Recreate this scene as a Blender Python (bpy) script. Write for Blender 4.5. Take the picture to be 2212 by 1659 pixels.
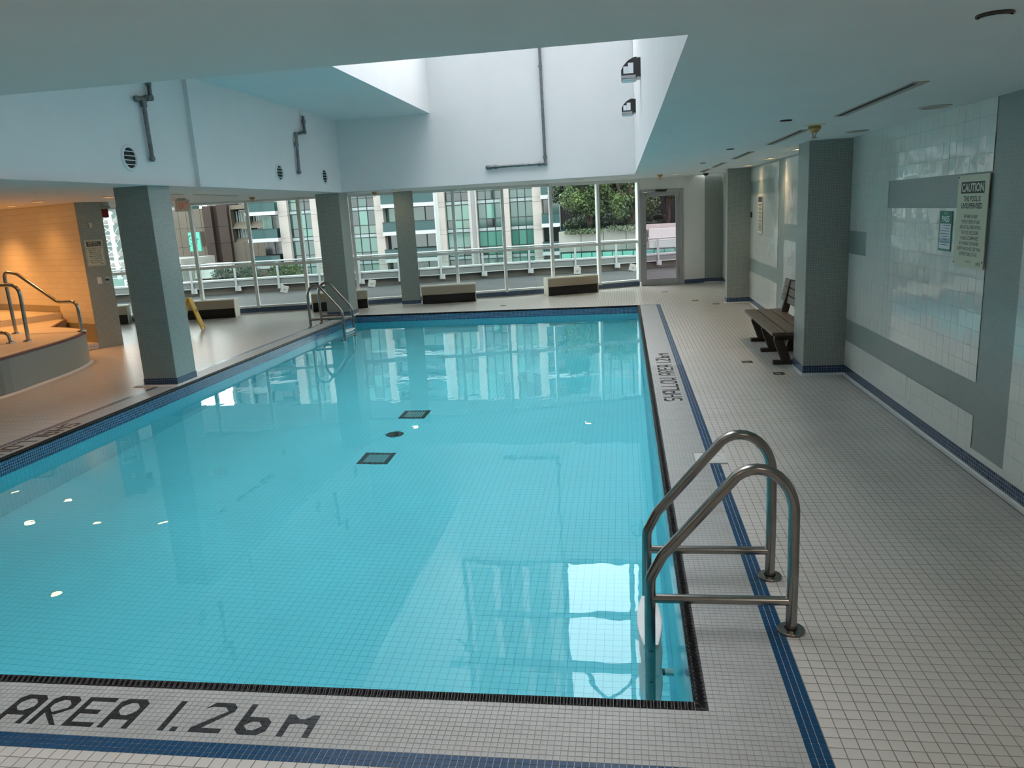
import bpy, math, random
import numpy as np
from mathutils import Vector, Matrix
random.seed(7); rng = np.random.default_rng(7)
for o in list(bpy.data.objects): bpy.data.objects.remove(o)
SC = bpy.context.scene
COL = SC.collection
PI = math.pi

# ------------------------------------------------------------------ camera
FPX = 1643.65; YAW, PITCH, ROLL = -0.154052, 0.220066, -0.0557314; CAMZ = 1.85
def cam_axes():
    f = Vector((math.sin(YAW), math.cos(YAW), 0)); r = Vector((math.cos(YAW), -math.sin(YAW), 0)); u = Vector((0, 0, 1))
    f2 = f*math.cos(PITCH)-u*math.sin(PITCH); u2 = u*math.cos(PITCH)+f*math.sin(PITCH)
    return r*math.cos(ROLL)+u2*math.sin(ROLL), u2*math.cos(ROLL)-r*math.sin(ROLL), f2
CR, CU, CF = cam_axes()
cd = bpy.data.cameras.new('camera'); cam = bpy.data.objects.new('camera', cd); COL.objects.link(cam)
m = Matrix((CR, CU, -CF)).transposed().to_4x4(); m.translation = (0, 0, CAMZ); cam.matrix_world = m
cd.sensor_fit = 'HORIZONTAL'; cd.sensor_width = 36; cd.lens = 36*FPX/2212; cd.clip_end = 600; cd.clip_start = .02
SC.camera = cam
# ------------------------------------------------------------------ sky and exposure
W = bpy.data.worlds.new('overcast_sky'); SC.world = W; W.use_nodes = True
nt = W.node_tree; bg = nt.nodes['Background']; bg.inputs['Color'].default_value = (0.965, 0.982, 1.0, 1); bg.inputs['Strength'].default_value = 7.5
SC.view_settings.view_transform = 'Standard'; SC.view_settings.look = 'None'; SC.view_settings.gamma = 1
SC.view_settings.use_curve_mapping = False; SC.view_settings.exposure = 0.58

# ------------------------------------------------------------------ materials
MATS = {}
def nodes_of(name):
    m = bpy.data.materials.new(name); m.use_nodes = True; MATS[name] = m
    return m, m.node_tree, m.node_tree.nodes['Principled BSDF']
def plain(name, col, rough=.5, metal=0, spec=.5, noise=0, nscale=6, bump=0, bscale=60, emit=None, estr=0, coat=0):
    m, t, b = nodes_of(name)
    b.inputs['Base Color'].default_value = (*col, 1); b.inputs['Roughness'].default_value = rough
    b.inputs['Metallic'].default_value = metal; b.inputs['Specular IOR Level'].default_value = spec
    if coat: b.inputs['Coat Weight'].default_value = coat
    if emit: b.inputs['Emission Color'].default_value = (*emit, 1); b.inputs['Emission Strength'].default_value = estr
    if noise or bump:
        tc = t.nodes.new('ShaderNodeTexCoord')
    if noise:
        n = t.nodes.new('ShaderNodeTexNoise'); n.inputs['Scale'].default_value = nscale; n.inputs['Detail'].default_value = 4
        t.links.new(tc.outputs['Object'], n.inputs['Vector'])
        mr = t.nodes.new('ShaderNodeMapRange'); mr.inputs['From Min'].default_value = .3; mr.inputs['From Max'].default_value = .7
        mr.inputs['To Min'].default_value = 1-noise; mr.inputs['To Max'].default_value = 1+noise*.5
        t.links.new(n.outputs['Fac'], mr.inputs['Value'])
        mx = t.nodes.new('ShaderNodeVectorMath'); mx.operation = 'SCALE'; mx.inputs[0].default_value = col
        t.links.new(mr.outputs['Result'], mx.inputs['Scale']); t.links.new(mx.outputs[0], b.inputs['Base Color'])
    if bump:
        n2 = t.nodes.new('ShaderNodeTexNoise'); n2.inputs['Scale'].default_value = bscale
        t.links.new(tc.outputs['Object'], n2.inputs['Vector'])
        bp = t.nodes.new('ShaderNodeBump'); bp.inputs['Strength'].default_value = bump; bp.inputs['Distance'].default_value = .01
        t.links.new(n2.outputs['Fac'], bp.inputs['Height']); t.links.new(bp.outputs['Normal'], b.inputs['Normal'])
    return m
def M2(t, op, a, b=None):
    n = t.nodes.new('ShaderNodeMath'); n.operation = op
    for i, v in enumerate((a, b)):
        if v is None: continue
        if isinstance(v, (int, float)): n.inputs[i].default_value = v
        else: t.links.new(v, n.inputs[i])
    return n.outputs[0]
def grid(name, tile, grout, pitch, gw, rough=.3, off=(0, 0, 0), var=.08, spec=.5, axes=(1, 1, 1), bump=.3):
    """small square tiles with grout joints, laid out in the object's own space"""
    m, t, b = nodes_of(name)
    pitch = pitch if isinstance(pitch, tuple) else (pitch,)*3
    tc = t.nodes.new('ShaderNodeTexCoord'); sp = t.nodes.new('ShaderNodeSeparateXYZ'); sn = t.nodes.new('ShaderNodeSeparateXYZ')
    t.links.new(tc.outputs['Object'], sp.inputs[0]); t.links.new(tc.outputs['Normal'], sn.inputs[0])
    line = None; cells = []
    for i in range(3):
        q = M2(t, 'DIVIDE', M2(t, 'SUBTRACT', sp.outputs[i], off[i]), pitch[i])
        fr = M2(t, 'FRACT', q); nm = M2(t, 'LESS_THAN', M2(t, 'ABSOLUTE', sn.outputs[i]), .6)
        cells.append(M2(t, 'MULTIPLY', M2(t, 'FLOOR', q), nm))
        if not axes[i]: continue
        l = M2(t, 'MULTIPLY', M2(t, 'LESS_THAN', fr, gw/pitch[i]), nm)
        line = l if line is None else M2(t, 'MAXIMUM', line, l)
    cb = t.nodes.new('ShaderNodeCombineXYZ')
    for i in range(3): t.links.new(cells[i], cb.inputs[i])
    wn = t.nodes.new('ShaderNodeTexWhiteNoise'); t.links.new(cb.outputs[0], wn.inputs['Vector'])
    k = M2(t, 'ADD', M2(t, 'MULTIPLY', wn.outputs['Value'], 2*var), 1-var)
    sc = t.nodes.new('ShaderNodeVectorMath'); sc.operation = 'SCALE'; sc.inputs[0].default_value = tile; t.links.new(k, sc.inputs['Scale'])
    mx = t.nodes.new('ShaderNodeMix'); mx.data_type = 'RGBA'; t.links.new(line, mx.inputs['Factor'])
    t.links.new(sc.outputs[0], mx.inputs['A']); mx.inputs['B'].default_value = (*grout, 1)
    t.links.new(mx.outputs['Result'], b.inputs['Base Color'])
    b.inputs['Specular IOR Level'].default_value = spec
    t.links.new(M2(t, 'ADD', M2(t, 'MULTIPLY', line, .9-rough), rough), b.inputs['Roughness'])
    if bump:
        bp = t.nodes.new('ShaderNodeBump'); bp.inputs['Strength'].default_value = bump; bp.inputs['Distance'].default_value = .002
        t.links.new(M2(t, 'SUBTRACT', 1, line), bp.inputs['Height']); t.links.new(bp.outputs['Normal'], b.inputs['Normal'])
    return m
def glass(name, tint, ior=1.45, rough=0.0):
    m = bpy.data.materials.new(name); m.use_nodes = True; t = m.node_tree; t.nodes.clear(); MATS[name] = m
    out = t.nodes.new('ShaderNodeOutputMaterial'); fr = t.nodes.new('ShaderNodeFresnel'); fr.inputs['IOR'].default_value = ior
    tr = t.nodes.new('ShaderNodeBsdfTransparent'); tr.inputs['Color'].default_value = (*tint, 1)
    gl = t.nodes.new('ShaderNodeBsdfGlossy'); gl.inputs['Roughness'].default_value = rough
    mx = t.nodes.new('ShaderNodeMixShader'); t.links.new(fr.outputs[0], mx.inputs[0]); t.links.new(tr.outputs[0], mx.inputs[1]); t.links.new(gl.outputs[0], mx.inputs[2])
    t.links.new(mx.outputs[0], out.inputs['Surface']); return m
def water_mat():
    m = bpy.data.materials.new('pool_water'); m.use_nodes = True; t = m.node_tree; t.nodes.clear(); MATS['water'] = m
    out = t.nodes.new('ShaderNodeOutputMaterial'); g = t.nodes.new('ShaderNodeBsdfGlass'); g.inputs['IOR'].default_value = 1.333
    g.inputs['Roughness'].default_value = 0; g.inputs['Color'].default_value = (.84, .985, 1.0, 1)
    tc = t.nodes.new('ShaderNodeTexCoord'); n = t.nodes.new('ShaderNodeTexNoise'); n.inputs['Scale'].default_value = 1.6; n.inputs['Detail'].default_value = 3
    n.inputs['Roughness'].default_value = .55; t.links.new(tc.outputs['Object'], n.inputs['Vector'])
    bp = t.nodes.new('ShaderNodeBump'); bp.inputs['Strength'].default_value = .03; bp.inputs['Distance'].default_value = .06
    t.links.new(n.outputs['Fac'], bp.inputs['Height']); t.links.new(bp.outputs['Normal'], g.inputs['Normal'])
    t.links.new(g.outputs[0], out.inputs['Surface']); return m
TP, MP, WP = .0525, .0254, .1125          # floor tile, mosaic and wall tile pitch
plain('white_tile', (.63, .59, .55), .32, noise=.10, nscale=1.6)
plain('grey_mosaic', (.42, .42, .41), .34, noise=.10, nscale=9)
plain('blue_mosaic', (.006, .058, .15), .22, noise=.12, nscale=9)
plain('black_coping', (.008, .007, .009), .36, noise=.2, nscale=20, spec=.2)
plain('black_letter', (.014, .012, .015), .35)
plain('light_grout', (.47, .46, .43), .85)
plain('grey_grout', (.24, .23, .215), .85, noise=.2, nscale=5)
plain('mosaic_grout', (.33, .33, .315), .85, noise=.2, nscale=5)
grid('floor_far', (.63, .59, .55), (.24, .22, .20), TP, .005, .3, var=.04)
grid('band_far', (.42, .42, .41), (.40, .40, .385), MP, .0025, .34, var=.06)
grid('stripe_far', (.006, .058, .15), (.45, .46, .45), MP, .0022, .25)
grid('column_mosaic', (.262, .292, .266), (.43, .46, .43), MP, .0029, .28, var=.07)
grid('blue_base', (.005, .038, .11), (.30, .36, .42), MP, .0024, .2, var=.25)
grid('pool_band', (.008, .075, .20), (.42, .50, .48), MP, .0024, .18, var=.3)
grid('pool_wall_tile', (.20, .77, .86), (.12, .54, .66), TP, .003, .3, var=.03)
plain('pool_tile', (.235, .84, .93), .35, noise=.05, nscale=1)
plain('pool_grout', (.12, .55, .68), .8)
plain('wall_tile', (.76, .785, .745), .045, bump=.20, bscale=8, spec=.95)
grid('wall_mosaic', (.26, .32, .305), (.38, .43, .41), MP, .0024, .3, var=.05)
plain('wall_grout', (.43, .46, .44), .8)
plain('paint_ceiling', (.74, .755, .745), .75, noise=.03, nscale=2)
plain('paint_white', (.79, .80, .805), .6, noise=.02, nscale=2)
plain('cove_white', (.74, .73, .70), .25)
plain('white_frame', (.74, .76, .75), .35)
plain('warm_wall_white', (.80, .79, .755), .3)
grid('alcove_tile', (.80, .74, .62), (.44, .38, .29), (.2, .2, .1), .0035, .25, var=.03, axes=(0, 0, 1))
grid('plinth_mosaic', (.34, .29, .20), (.45, .40, .30), MP, .0024, .35)
plain('tub_deck', (.66, .60, .53), .4, noise=.08, nscale=3)
grid('tub_side', (.262, .292, .266), (.34, .36, .33), MP, .0024, .3, axes=(0, 0, 1), var=.03)
plain('red_edge', (.10, .028, .03), .35)
plain('steel', (.30, .285, .265), .24, metal=1, noise=.12, nscale=14)
plain('bright_steel', (.50, .48, .45), .2, metal=1)
plain('galvanised', (.20, .215, .22), .45, metal=.7, noise=.3, nscale=20)
plain('aluminium', (.40, .40, .41), .4, metal=.75)
plain('tread_white', (.78, .80, .80), .5, bump=.5, bscale=160)
plain('heater_tan', (.40, .335, .255), .45)
plain('heater_ivory', (.66, .62, .53), .45)
plain('black_void', (.006, .006, .007), .6)
plain('bench_brown', (.105, .083, .067), .5, noise=.12, nscale=12)
plain('bench_dark', (.045, .034, .026), .55)
plain('sign_cream', (.66, .65, .50), .45)
plain('sign_black', (.012, .012, .014), .5)
plain('paper_white', (.80, .83, .86), .6)
plain('pass_green', (.02, .20, .13), .5)
plain('pass_blue', (.45, .55, .66), .6)
plain('exit_cream', (.70, .62, .46), .5)
plain('exit_red', (.75, .05, .02), .5, emit=(.9, .05, .02), estr=.12)
plain('caution_yellow', (.85, .50, .02), .4)
plain('brass', (.45, .30, .13), .35, metal=.8)
plain('strobe_red', (.20, .006, .01), .2)
plain('strobe_grey', (.36, .33, .30), .5)
plain('plate_ivory', (.60, .56, .46), .5)
plain('slot_dark', (.015, .018, .02), .6)
plain('lamp_trim', (.50, .46, .40), .4, metal=.3)
plain('lamp_trim_dark', (.06, .055, .05), .4)
plain('lamp_off', (.42, .38, .32), .4)
plain('lamp_glow', (1, .85, .6), .5, emit=(1.0, .74, .42), estr=11)
plain('lamp_glow_amber', (1, .7, .4), .5, emit=(1.0, .55, .2), estr=14)
plain('drain_dark', (.05, .045, .04), .35, metal=.6)
plain('drain_grate', (.20, .48, .50), .4)
plain('skimmer_lid', (.64, .63, .60), .45, bump=.3, bscale=40)
plain('camera_dome', (.02, .02, .022), .12)
plain('rubber_dark', (.02, .03, .03), .5)
plain('cap_pale', (.55, .66, .60), .5)
# outdoors
def outdoor(name, col, *a, **k):
    k.setdefault('spec', .12)
    return plain(name, tuple(c*.66 for c in col), *a, **k)
outdoor('terrace', (.045, .049, .051), .6, noise=.25, nscale=.8)
outdoor('parapet_wall', (.12, .11, .095), .8, noise=.35, nscale=1.1)
outdoor('parapet_cap', (.17, .185, .18), .5)
outdoor('parapet_lip', (.42, .44, .44), .5)
outdoor('rail_white', (.36, .38, .38), .4)
outdoor('precast', (.37, .335, .315), .8, noise=.10, nscale=.7)
outdoor('slab_white', (.42, .42, .43), .7)
outdoor('mullion_dark', (.030, .042, .045), .4)
outdoor('spandrel', (.27, .32, .325), .4)
for i, c in enumerate([(.035, .125, .10), (.020, .07, .06), (.006, .011, .011), (.06, .18, .145), (.012, .032, .030), (.07, .135, .11)]): outdoor('pane_%d' % i, c, .08, spec=.6)
outdoor('void_dark', (.02, .022, .022), .4)
outdoor('balcony_glass', (.035, .075, .078), .08)
outdoor('brown_panel', (.06, .042, .037), .75, noise=.12, nscale=.5)
outdoor('brown_panel_deep', (.036, .026, .023), .75)
outdoor('tan_panel', (.14, .12, .10), .8, noise=.12, nscale=.4)
outdoor('tan_light', (.18, .155, .125), .8)
outdoor('grid_grey', (.28, .27, .26), .8)
outdoor('curtain', (.22, .28, .27), .7)
outdoor('mast_white', (.62, .64, .65), .5)
outdoor('teal_board', (.10, .42, .32), .6)
outdoor('teal_glass', (.16, .44, .37), .15)
outdoor('concrete_light', (.27, .27, .25), .85, noise=.15, nscale=1)
outdoor('pink_wall', (.42, .385, .38), .8)
outdoor('pale_wall', (.55, .55, .54), .8)
outdoor('black_fence', (.018, .018, .02), .6)
outdoor('bark', (.05, .038, .03), .9)
outdoor('street_ground', (.12, .12, .12), .9, noise=.2, nscale=.2)
outdoor('grey_pole', (.20, .20, .21), .5)
def leaf_mat(name, a, b_):
    m, t, b = nodes_of(name); tc = t.nodes.new('ShaderNodeTexCoord')
    n = t.nodes.new('ShaderNodeTexNoise'); n.inputs['Scale'].default_value = 1.3; n.inputs['Detail'].default_value = 6; t.links.new(tc.outputs['Object'], n.inputs['Vector'])
    r = t.nodes.new('ShaderNodeValToRGB'); r.color_ramp.elements[0].position = .35; r.color_ramp.elements[1].position = .68
    r.color_ramp.elements[0].color = (*a, 1); r.color_ramp.elements[1].color = (*b_, 1)
    t.links.new(n.outputs['Fac'], r.inputs[0]); t.links.new(r.outputs[0], b.inputs['Base Color']); b.inputs['Roughness'].default_value = .6
leaf_mat('leaf', (.010, .026, .008), (.075, .115, .028)); leaf_mat('leaf_dark', (.006, .016, .010), (.028, .050, .020)); leaf_mat('leaf_pale', (.05, .07, .04), (.16, .18, .13))
glass('window_glass', (.50, .565, .54)); glass('door_glass', (.60, .575, .585)); glass('sky_glass', (.71, .72, .735)); glass('rail_glass', (.62, .74, .72))
water_mat()

# ------------------------------------------------------------------ mesh helpers
WM = {}                                           # world matrices of things
def mat_of(o): return WM.get(o.name, Matrix.Identity(4)) if o else Matrix.Identity(4)
def tag(o, label=None, cat=None, group=None, kind=None):
    if label: o['label'] = label
    if cat: o['category'] = cat
    if group: o['group'] = group
    if kind: o['kind'] = kind
    return o
def thing(name, loc, label=None, cat=None, group=None, kind=None, rz=0):
    o = bpy.data.objects.new(name, None); COL.objects.link(o); o.empty_display_size = .1
    o.location = loc; o.rotation_euler = (0, 0, rz)
    WM[o.name] = Matrix.Translation(loc) @ Matrix.Rotation(rz, 4, 'Z')
    return tag(o, label, cat, group, kind)
class MB:
    def __init__(s): s.v = []; s.f = []
    def add(s, vs, fs):
        n = len(s.v); s.v += [tuple(v) for v in vs]; s.f += [tuple(i+n for i in f) for f in fs]; return s
    def box(s, x0, x1, y0, y1, z0, z1):
        return s.add([(x, y, z) for z in (z0, z1) for y in (y0, y1) for x in (x0, x1)],
                     [(0, 2, 3, 1), (4, 5, 7, 6), (0, 1, 5, 4), (2, 6, 7, 3), (0, 4, 6, 2), (1, 3, 7, 5)])
    def bbox(s, x0, x1, y0, y1, z0, z1, b=.004):
        """box with chamfered edges"""
        c = []
        for z, i in ((z0, b), (z0+b, 0), (z1-b, 0), (z1, b)):
            c.append([(x0+i+(b if i == 0 else 0), y0+i, z)])
        vs = []
        for z, i in ((z0, b), (z0+b, 0), (z1-b, 0), (z1, b)):
            k = b
            X0, X1, Y0, Y1 = x0+i, x1-i, y0+i, y1-i
            vs += [(X0+k, Y0, z), (X1-k, Y0, z), (X1, Y0+k, z), (X1, Y1-k, z), (X1-k, Y1, z), (X0+k, Y1, z), (X0, Y1-k, z), (X0, Y0+k, z)]
        fs = [tuple(range(7, -1, -1)), tuple(range(24, 32))]
        for r in range(3):
            for j in range(8): fs.append((r*8+j, r*8+(j+1) % 8, r*8+8+(j+1) % 8, r*8+8+j))
        return s.add(vs, fs)
    def obox(s, a, b, w, h0, h1, side=0):
        """box along the line a-b (xy) of width w, from z h0 to h1; side shifts it across"""
        a = Vector(a[:2]); b = Vector(b[:2]); d = (b-a).normalized(); n = Vector((-d.y, d.x)); o = n*side
        p = [a+o-n*w/2, b+o-n*w/2, b+o+n*w/2, a+o+n*w/2]
        return s.prism([tuple(q) for q in p], h0, h1)
    def prism(s, poly, z0, z1, cap=True):
        n = len(poly); vs = [(x, y, z0) for x, y in poly]+[(x, y, z1) for x, y in poly]
        fs = [(i, (i+1) % n, n+(i+1) % n, n+i) for i in range(n)]
        if cap: fs += [tuple(range(n-1, -1, -1)), tuple(range(n, 2*n))]
        return s.add(vs, fs)
    def quad(s, a, b, c, d): return s.add([a, b, c, d], [(0, 1, 2, 3)])
    def tube(s, path, r, n=12, caps=True):
        P = [Vector(p) for p in path]; rs = r if isinstance(r, (list, tuple)) else [r]*len(P)
        T = [(P[min(i+1, len(P)-1)]-P[max(i-1, 0)]).normalized() for i in range(len(P))]
        up = Vector((0, 0, 1)) if abs(T[0].z) < .9 else Vector((0, 1, 0))
        nrm = T[0].cross(up).normalized(); vs = []; fs = []
        for i, p in enumerate(P):
            nrm = (nrm-T[i]*nrm.dot(T[i])).normalized(); bi = T[i].cross(nrm)
            for k in range(n):
                a = 2*PI*k/n; vs.append(tuple(p+(nrm*math.cos(a)+bi*math.sin(a))*rs[i]))
        for i in range(len(P)-1):
            for k in range(n): fs.append((i*n+k, i*n+(k+1) % n, (i+1)*n+(k+1) % n, (i+1)*n+k))
        if caps: fs += [tuple(range(n-1, -1, -1)), tuple((len(P)-1)*n+k for k in range(n))]
        return s.add(vs, fs)
    def lathe(s, prof, c, axis='Z', n=24, caps=True):
        """profile (radius, height) turned round an axis through c"""
        vs = []; fs = []; m = len(prof)
        for r, h in prof:
            for k in range(n):
                a = 2*PI*k/n; q = (r*math.cos(a), r*math.sin(a), h)
                q = {'Z': q, 'X': (q[2], q[0], q[1]), 'Y': (q[0], q[2], q[1])}[axis]
                vs.append((q[0]+c[0], q[1]+c[1], q[2]+c[2]))
        for i in range(m-1):
            for k in range(n): fs.append((i*n+k, i*n+(k+1) % n, (i+1)*n+(k+1) % n, (i+1)*n+k))
        if caps and prof[0][0] > 1e-5: fs.append(tuple(range(n-1, -1, -1)))
        if caps and prof[-1][0] > 1e-5: fs.append(tuple((m-1)*n+k for k in range(n)))
        return s.add(vs, fs)
    def rot(s, M): s.v = [tuple(M @ Vector(v)) for v in s.v]; return s
    def build(s, name, mat, parent=None, smooth=False, world=True):
        me = bpy.data.meshes.new(name); v = s.v
        if parent is not None and world:
            inv = mat_of(parent).inverted(); v = [tuple(inv @ Vector(q)) for q in v]
        me.from_pydata(v, [], s.f); me.materials.append(MATS[mat])
        if smooth: me.polygons.foreach_set('use_smooth', [True]*len(me.polygons))
        me.update()
        o = bpy.data.objects.new(name, me); COL.objects.link(o); o.parent = parent
        if parent is not None: WM[o.name] = mat_of(parent)
        if smooth: 
            try: me.set_sharp_from_angle(angle=math.radians(50))
            except Exception: pass
        return o
def fixnormals(o):
    import bmesh
    b = bmesh.new(); b.from_mesh(o.data); bmesh.ops.recalc_face_normals(b, faces=b.faces); b.to_mesh(o.data); b.free(); return o
def smooth_path(pts, k=8):
    P = [Vector(p) for p in pts]; P = [P[0]*2-P[1]]+P+[P[-1]*2-P[-2]]; out = []
    for i in range(1, len(P)-2):
        for j in range(k):
            t = j/k; a, b, c, d = P[i-1], P[i], P[i+1], P[i+2]
            out.append(.5*((2*b)+(c-a)*t+(2*a-5*b+4*c-d)*t*t+(3*b-a-3*c+d)*t**3))
    out.append(P[-2]); return out
def fillet(pts, r, k=6):
    """polyline with rounded corners; r one radius or one for each inner corner"""
    P = [Vector(p) for p in pts]; out = [P[0]]
    for i in range(1, len(P)-1):
        rr = r[i-1] if isinstance(r, (list, tuple)) else r
        a = (P[i-1]-P[i]); b = (P[i+1]-P[i]); la, lb = a.length, b.length; a.normalize(); b.normalize()
        ang = a.angle(b); d = min(rr/math.tan(ang/2), la*.49, lb*.49); p0, p1 = P[i]+a*d, P[i]+b*d
        for j in range(k+1):
            t = j/k; out.append(p0*(1-t)**2+P[i]*2*t*(1-t)+p1*t*t)
    out.append(P[-1]); return out
def project(p):
    d = Vector(p)-Vector((0, 0, CAMZ)); z = d.dot(CF)
    if z < .05: return None
    return 1106+FPX*d.dot(CR)/z, 829.5-FPX*d.dot(CU)/z, z
def inframe(p, mrg=25):
    q = project(p); return q is not None and -mrg < q[0] < 2212+mrg and -mrg < q[1] < 1659+mrg
def tile_field(parent, name, cents, frame, su, sv, h, bev, mat, tilt=0, nparts=300, stuff_name=None):
    """square pieces: the largest nparts in view as objects, the rest joined. cents: (N,3) world centres of the top, frame: u,v,n"""
    u, v, n = [np.array(a, float) for a in frame]; cents = np.asarray(cents, float)
    d = np.linalg.norm(cents-np.array([0, 0, CAMZ]), axis=1)
    order = np.argsort(d); vis = [i for i in order if inframe(cents[i], 5)][:nparts]
    a, b = su/2, sv/2; ti = np.array([[-1, -1], [1, -1], [1, 1], [-1, 1]], float)
    F = np.array([[4, 5, 6, 7], [0, 1, 5, 4], [1, 2, 6, 5], [2, 3, 7, 6], [3, 0, 4, 7]])
    bot = np.stack([ti[:, 0]*a, ti[:, 1]*b, np.full(4, -h)], 1); top = np.stack([ti[:, 0]*(a-bev), ti[:, 1]*(b-bev), np.zeros(4)], 1)
    L = np.concatenate([bot, top]); Bm = np.stack([u, v, n])          # local -> world rows
    me = bpy.data.meshes.new(name); me.from_pydata([tuple(x) for x in L], [], [tuple(f) for f in F]); me.materials.append(MATS[mat]); me.update()
    inv = mat_of(parent).inverted(); R0 = Matrix(np.column_stack([u, v, n]).tolist()).to_4x4()
    tl = rng.normal(0, 1, (len(cents), 2))*tilt
    for i in vis:
        o = bpy.data.objects.new(name, me); COL.objects.link(o); o.parent = parent
        R = R0 @ Matrix.Rotation(tl[i, 0], 4, 'X') @ Matrix.Rotation(tl[i, 1], 4, 'Y')
        mm = Matrix.Translation(cents[i]) @ R
        o.matrix_local = inv @ mm
    rest = np.setdiff1d(np.arange(len(cents)), np.array(vis, int))
    if len(rest):
        N = len(rest); Lz = np.repeat(L[None], N, 0)
        if tilt:
            Lz = Lz.copy(); Lz[:, :, 2] += Lz[:, :, 0]*tl[rest, 1][:, None]+Lz[:, :, 1]*tl[rest, 0][:, None]
        V = Lz.reshape(-1, 3) @ Bm+np.repeat(cents[rest], 8, 0)
        im = np.array(inv); V = V @ im[:3, :3].T+im[:3, 3]
        Fc = (F[None]+np.arange(N)[:, None, None]*8).reshape(-1, 4)
        me2 = bpy.data.meshes.new(name+'_field'); me2.vertices.add(len(V)); me2.vertices.foreach_set('co', V.ravel())
        me2.loops.add(Fc.size); me2.loops.foreach_set('vertex_index', Fc.ravel().astype(np.int32)); me2.polygons.add(len(Fc))
        me2.polygons.foreach_set('loop_start', np.arange(0, Fc.size, 4, dtype=np.int32)); me2.polygons.foreach_set('use_smooth', np.zeros(len(Fc), dtype=bool)); me2.materials.append(MATS[mat]); me2.update(); me2.validate()
        o = bpy.data.objects.new(stuff_name or name+'_field', me2); COL.objects.link(o); o.parent = parent; o['kind'] = 'stuff'
def grid_pts(x0, x1, y0, y1, p, z, keep=None):
    nx = int(round((x1-x0)/p)); ny = int(round((y1-y0)/p))
    xs = x0+(np.arange(nx)+.5)*p; ys = y0+(np.arange(ny)+.5)*p
    g = np.array([(x, y, z) for y in ys for x in xs])
    return g if keep is None else g[[bool(keep(*q)) for q in g]]
_txt = {}
def text_poly(s, bold=0):
    """outline of a text as flat mesh data, unit height"""
    if (s, bold) in _txt: return _txt[(s, bold)]
    cu = bpy.data.curves.new('t', 'FONT'); cu.body = s; cu.offset = bold; cu.resolution_u = 3
    ob = bpy.data.objects.new('t', cu); COL.objects.link(ob); dg = bpy.context.evaluated_depsgraph_get()
    me = bpy.data.meshes.new_from_object(ob.evaluated_get(dg)); v = [tuple(x.co) for x in me.vertices]; f = [tuple(p.vertices) for p in me.polygons]
    bpy.data.objects.remove(ob); bpy.data.curves.remove(cu); bpy.data.meshes.remove(me)
    xs = [a[0] for a in v]; ys = [a[1] for a in v]; x0, x1, y0, y1 = min(xs), max(xs), min(ys), max(ys)
    r = ([((a[0]-x0)/(x1-x0), (a[1]-y0)/(y1-y0)) for a in v], f); _txt[(s, bold)] = r; return r
def text_on(name, s, mat, parent, org, u, v, w, h, bold=0.0, cx=True):
    """text of size w x h; org is the middle of its baseline (or its left end)"""
    P, F = text_poly(s, bold); org = Vector(org); u = Vector(u); v = Vector(v); b = MB()
    b.add([org+u*((p[0]-(.5 if cx else 0))*w)+v*(p[1]*h) for p in P], F)
    return b.build(name, mat, parent)

# ------------------------------------------------------------------ the room: measures in metres, camera over the origin, +Y along the pool
PX0, PX1, PY0, PY1 = -5.42, .225, 2.62, 14.75; ZW = -.14; ZB = -1.26; CW = .05
OX0, OX1, OY0, OY1 = PX0-CW, PX1+CW, PY0-CW, PY1+CW
BX1 = OX1+12*MP; SX1 = BX1+3*MP; BY0 = OY0-12*MP; SY0 = BY0-3*MP; BX0 = OX0-10*MP; SX0 = BX0-3*MP
XW = 2.278; YBACK = -2.6; XLEFT = -13.0
FAC = [(-13.0, 14.05), (-12.35, 14.4), (-11.35, 14.9), (-10.3, 15.3), (-9.2, 15.6), (-8.1, 15.98), (-7.0, 16.18), (-5.95, 16.55), (-4.85, 16.85), (-3.75, 17.03), (-2.68, 17.3), (-1.63, 17.64), (-.58, 18.06), (.345, 18.5)]
def zc(y): return float(np.interp(y, [-3, 5, 14.6, 18.6, 20], [2.385, 2.385, 2.425, 2.475, 2.475]))
rows9 = OY0+int((9-OY0)/MP)*MP
floor = thing('floor', (0, 0, 0), kind='structure')
MATS['floor_far'].node_tree  # pattern origin is matched to the built tiles below
def set_off(mat, ox, oy, oz=0):
    t = MATS[mat].node_tree; subs = [n for n in t.nodes if n.type == 'MATH' and n.operation == 'SUBTRACT' and n.inputs[0].is_linked and n.inputs[0].links[0].from_node.type == 'SEPXYZ']
    for n, v in zip(subs, (ox, oy, oz)): n.inputs[1].default_value = v
set_off('floor_far', SX1-.002, SY0-.002); set_off('band_far', OX1-.00125, OY0-.00125); set_off('stripe_far', BX1-.0011, BY0-.0011)
ZS = -.003
b = MB()
b.box(OX1, XW+.1, YBACK, OY1, -.3, ZS); b.box(XLEFT, OX0, YBACK, OY1, -.3, ZS); b.box(OX0, OX1, YBACK, OY0, -.3, ZS)
fp = [(XLEFT, OY1), (XW+.1, OY1), (XW+.1, 18.95), (1.3, 18.6), (.345, 18.5)]+FAC[::-1][1:9]+[(-8.1, OY1)]
b.prism([p for p in fp if p[1] > OY1-.01 or p[0] > -9], -.3, ZS)
b.prism([(-8.1, OY1), (-8.1, 15.98), (-9.2, 15.6), (-10.3, 15.3), (-11.35, 14.9), (-11.6, OY1)], -.3, ZS)
b.build('screed', 'floor_far', floor)
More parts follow.
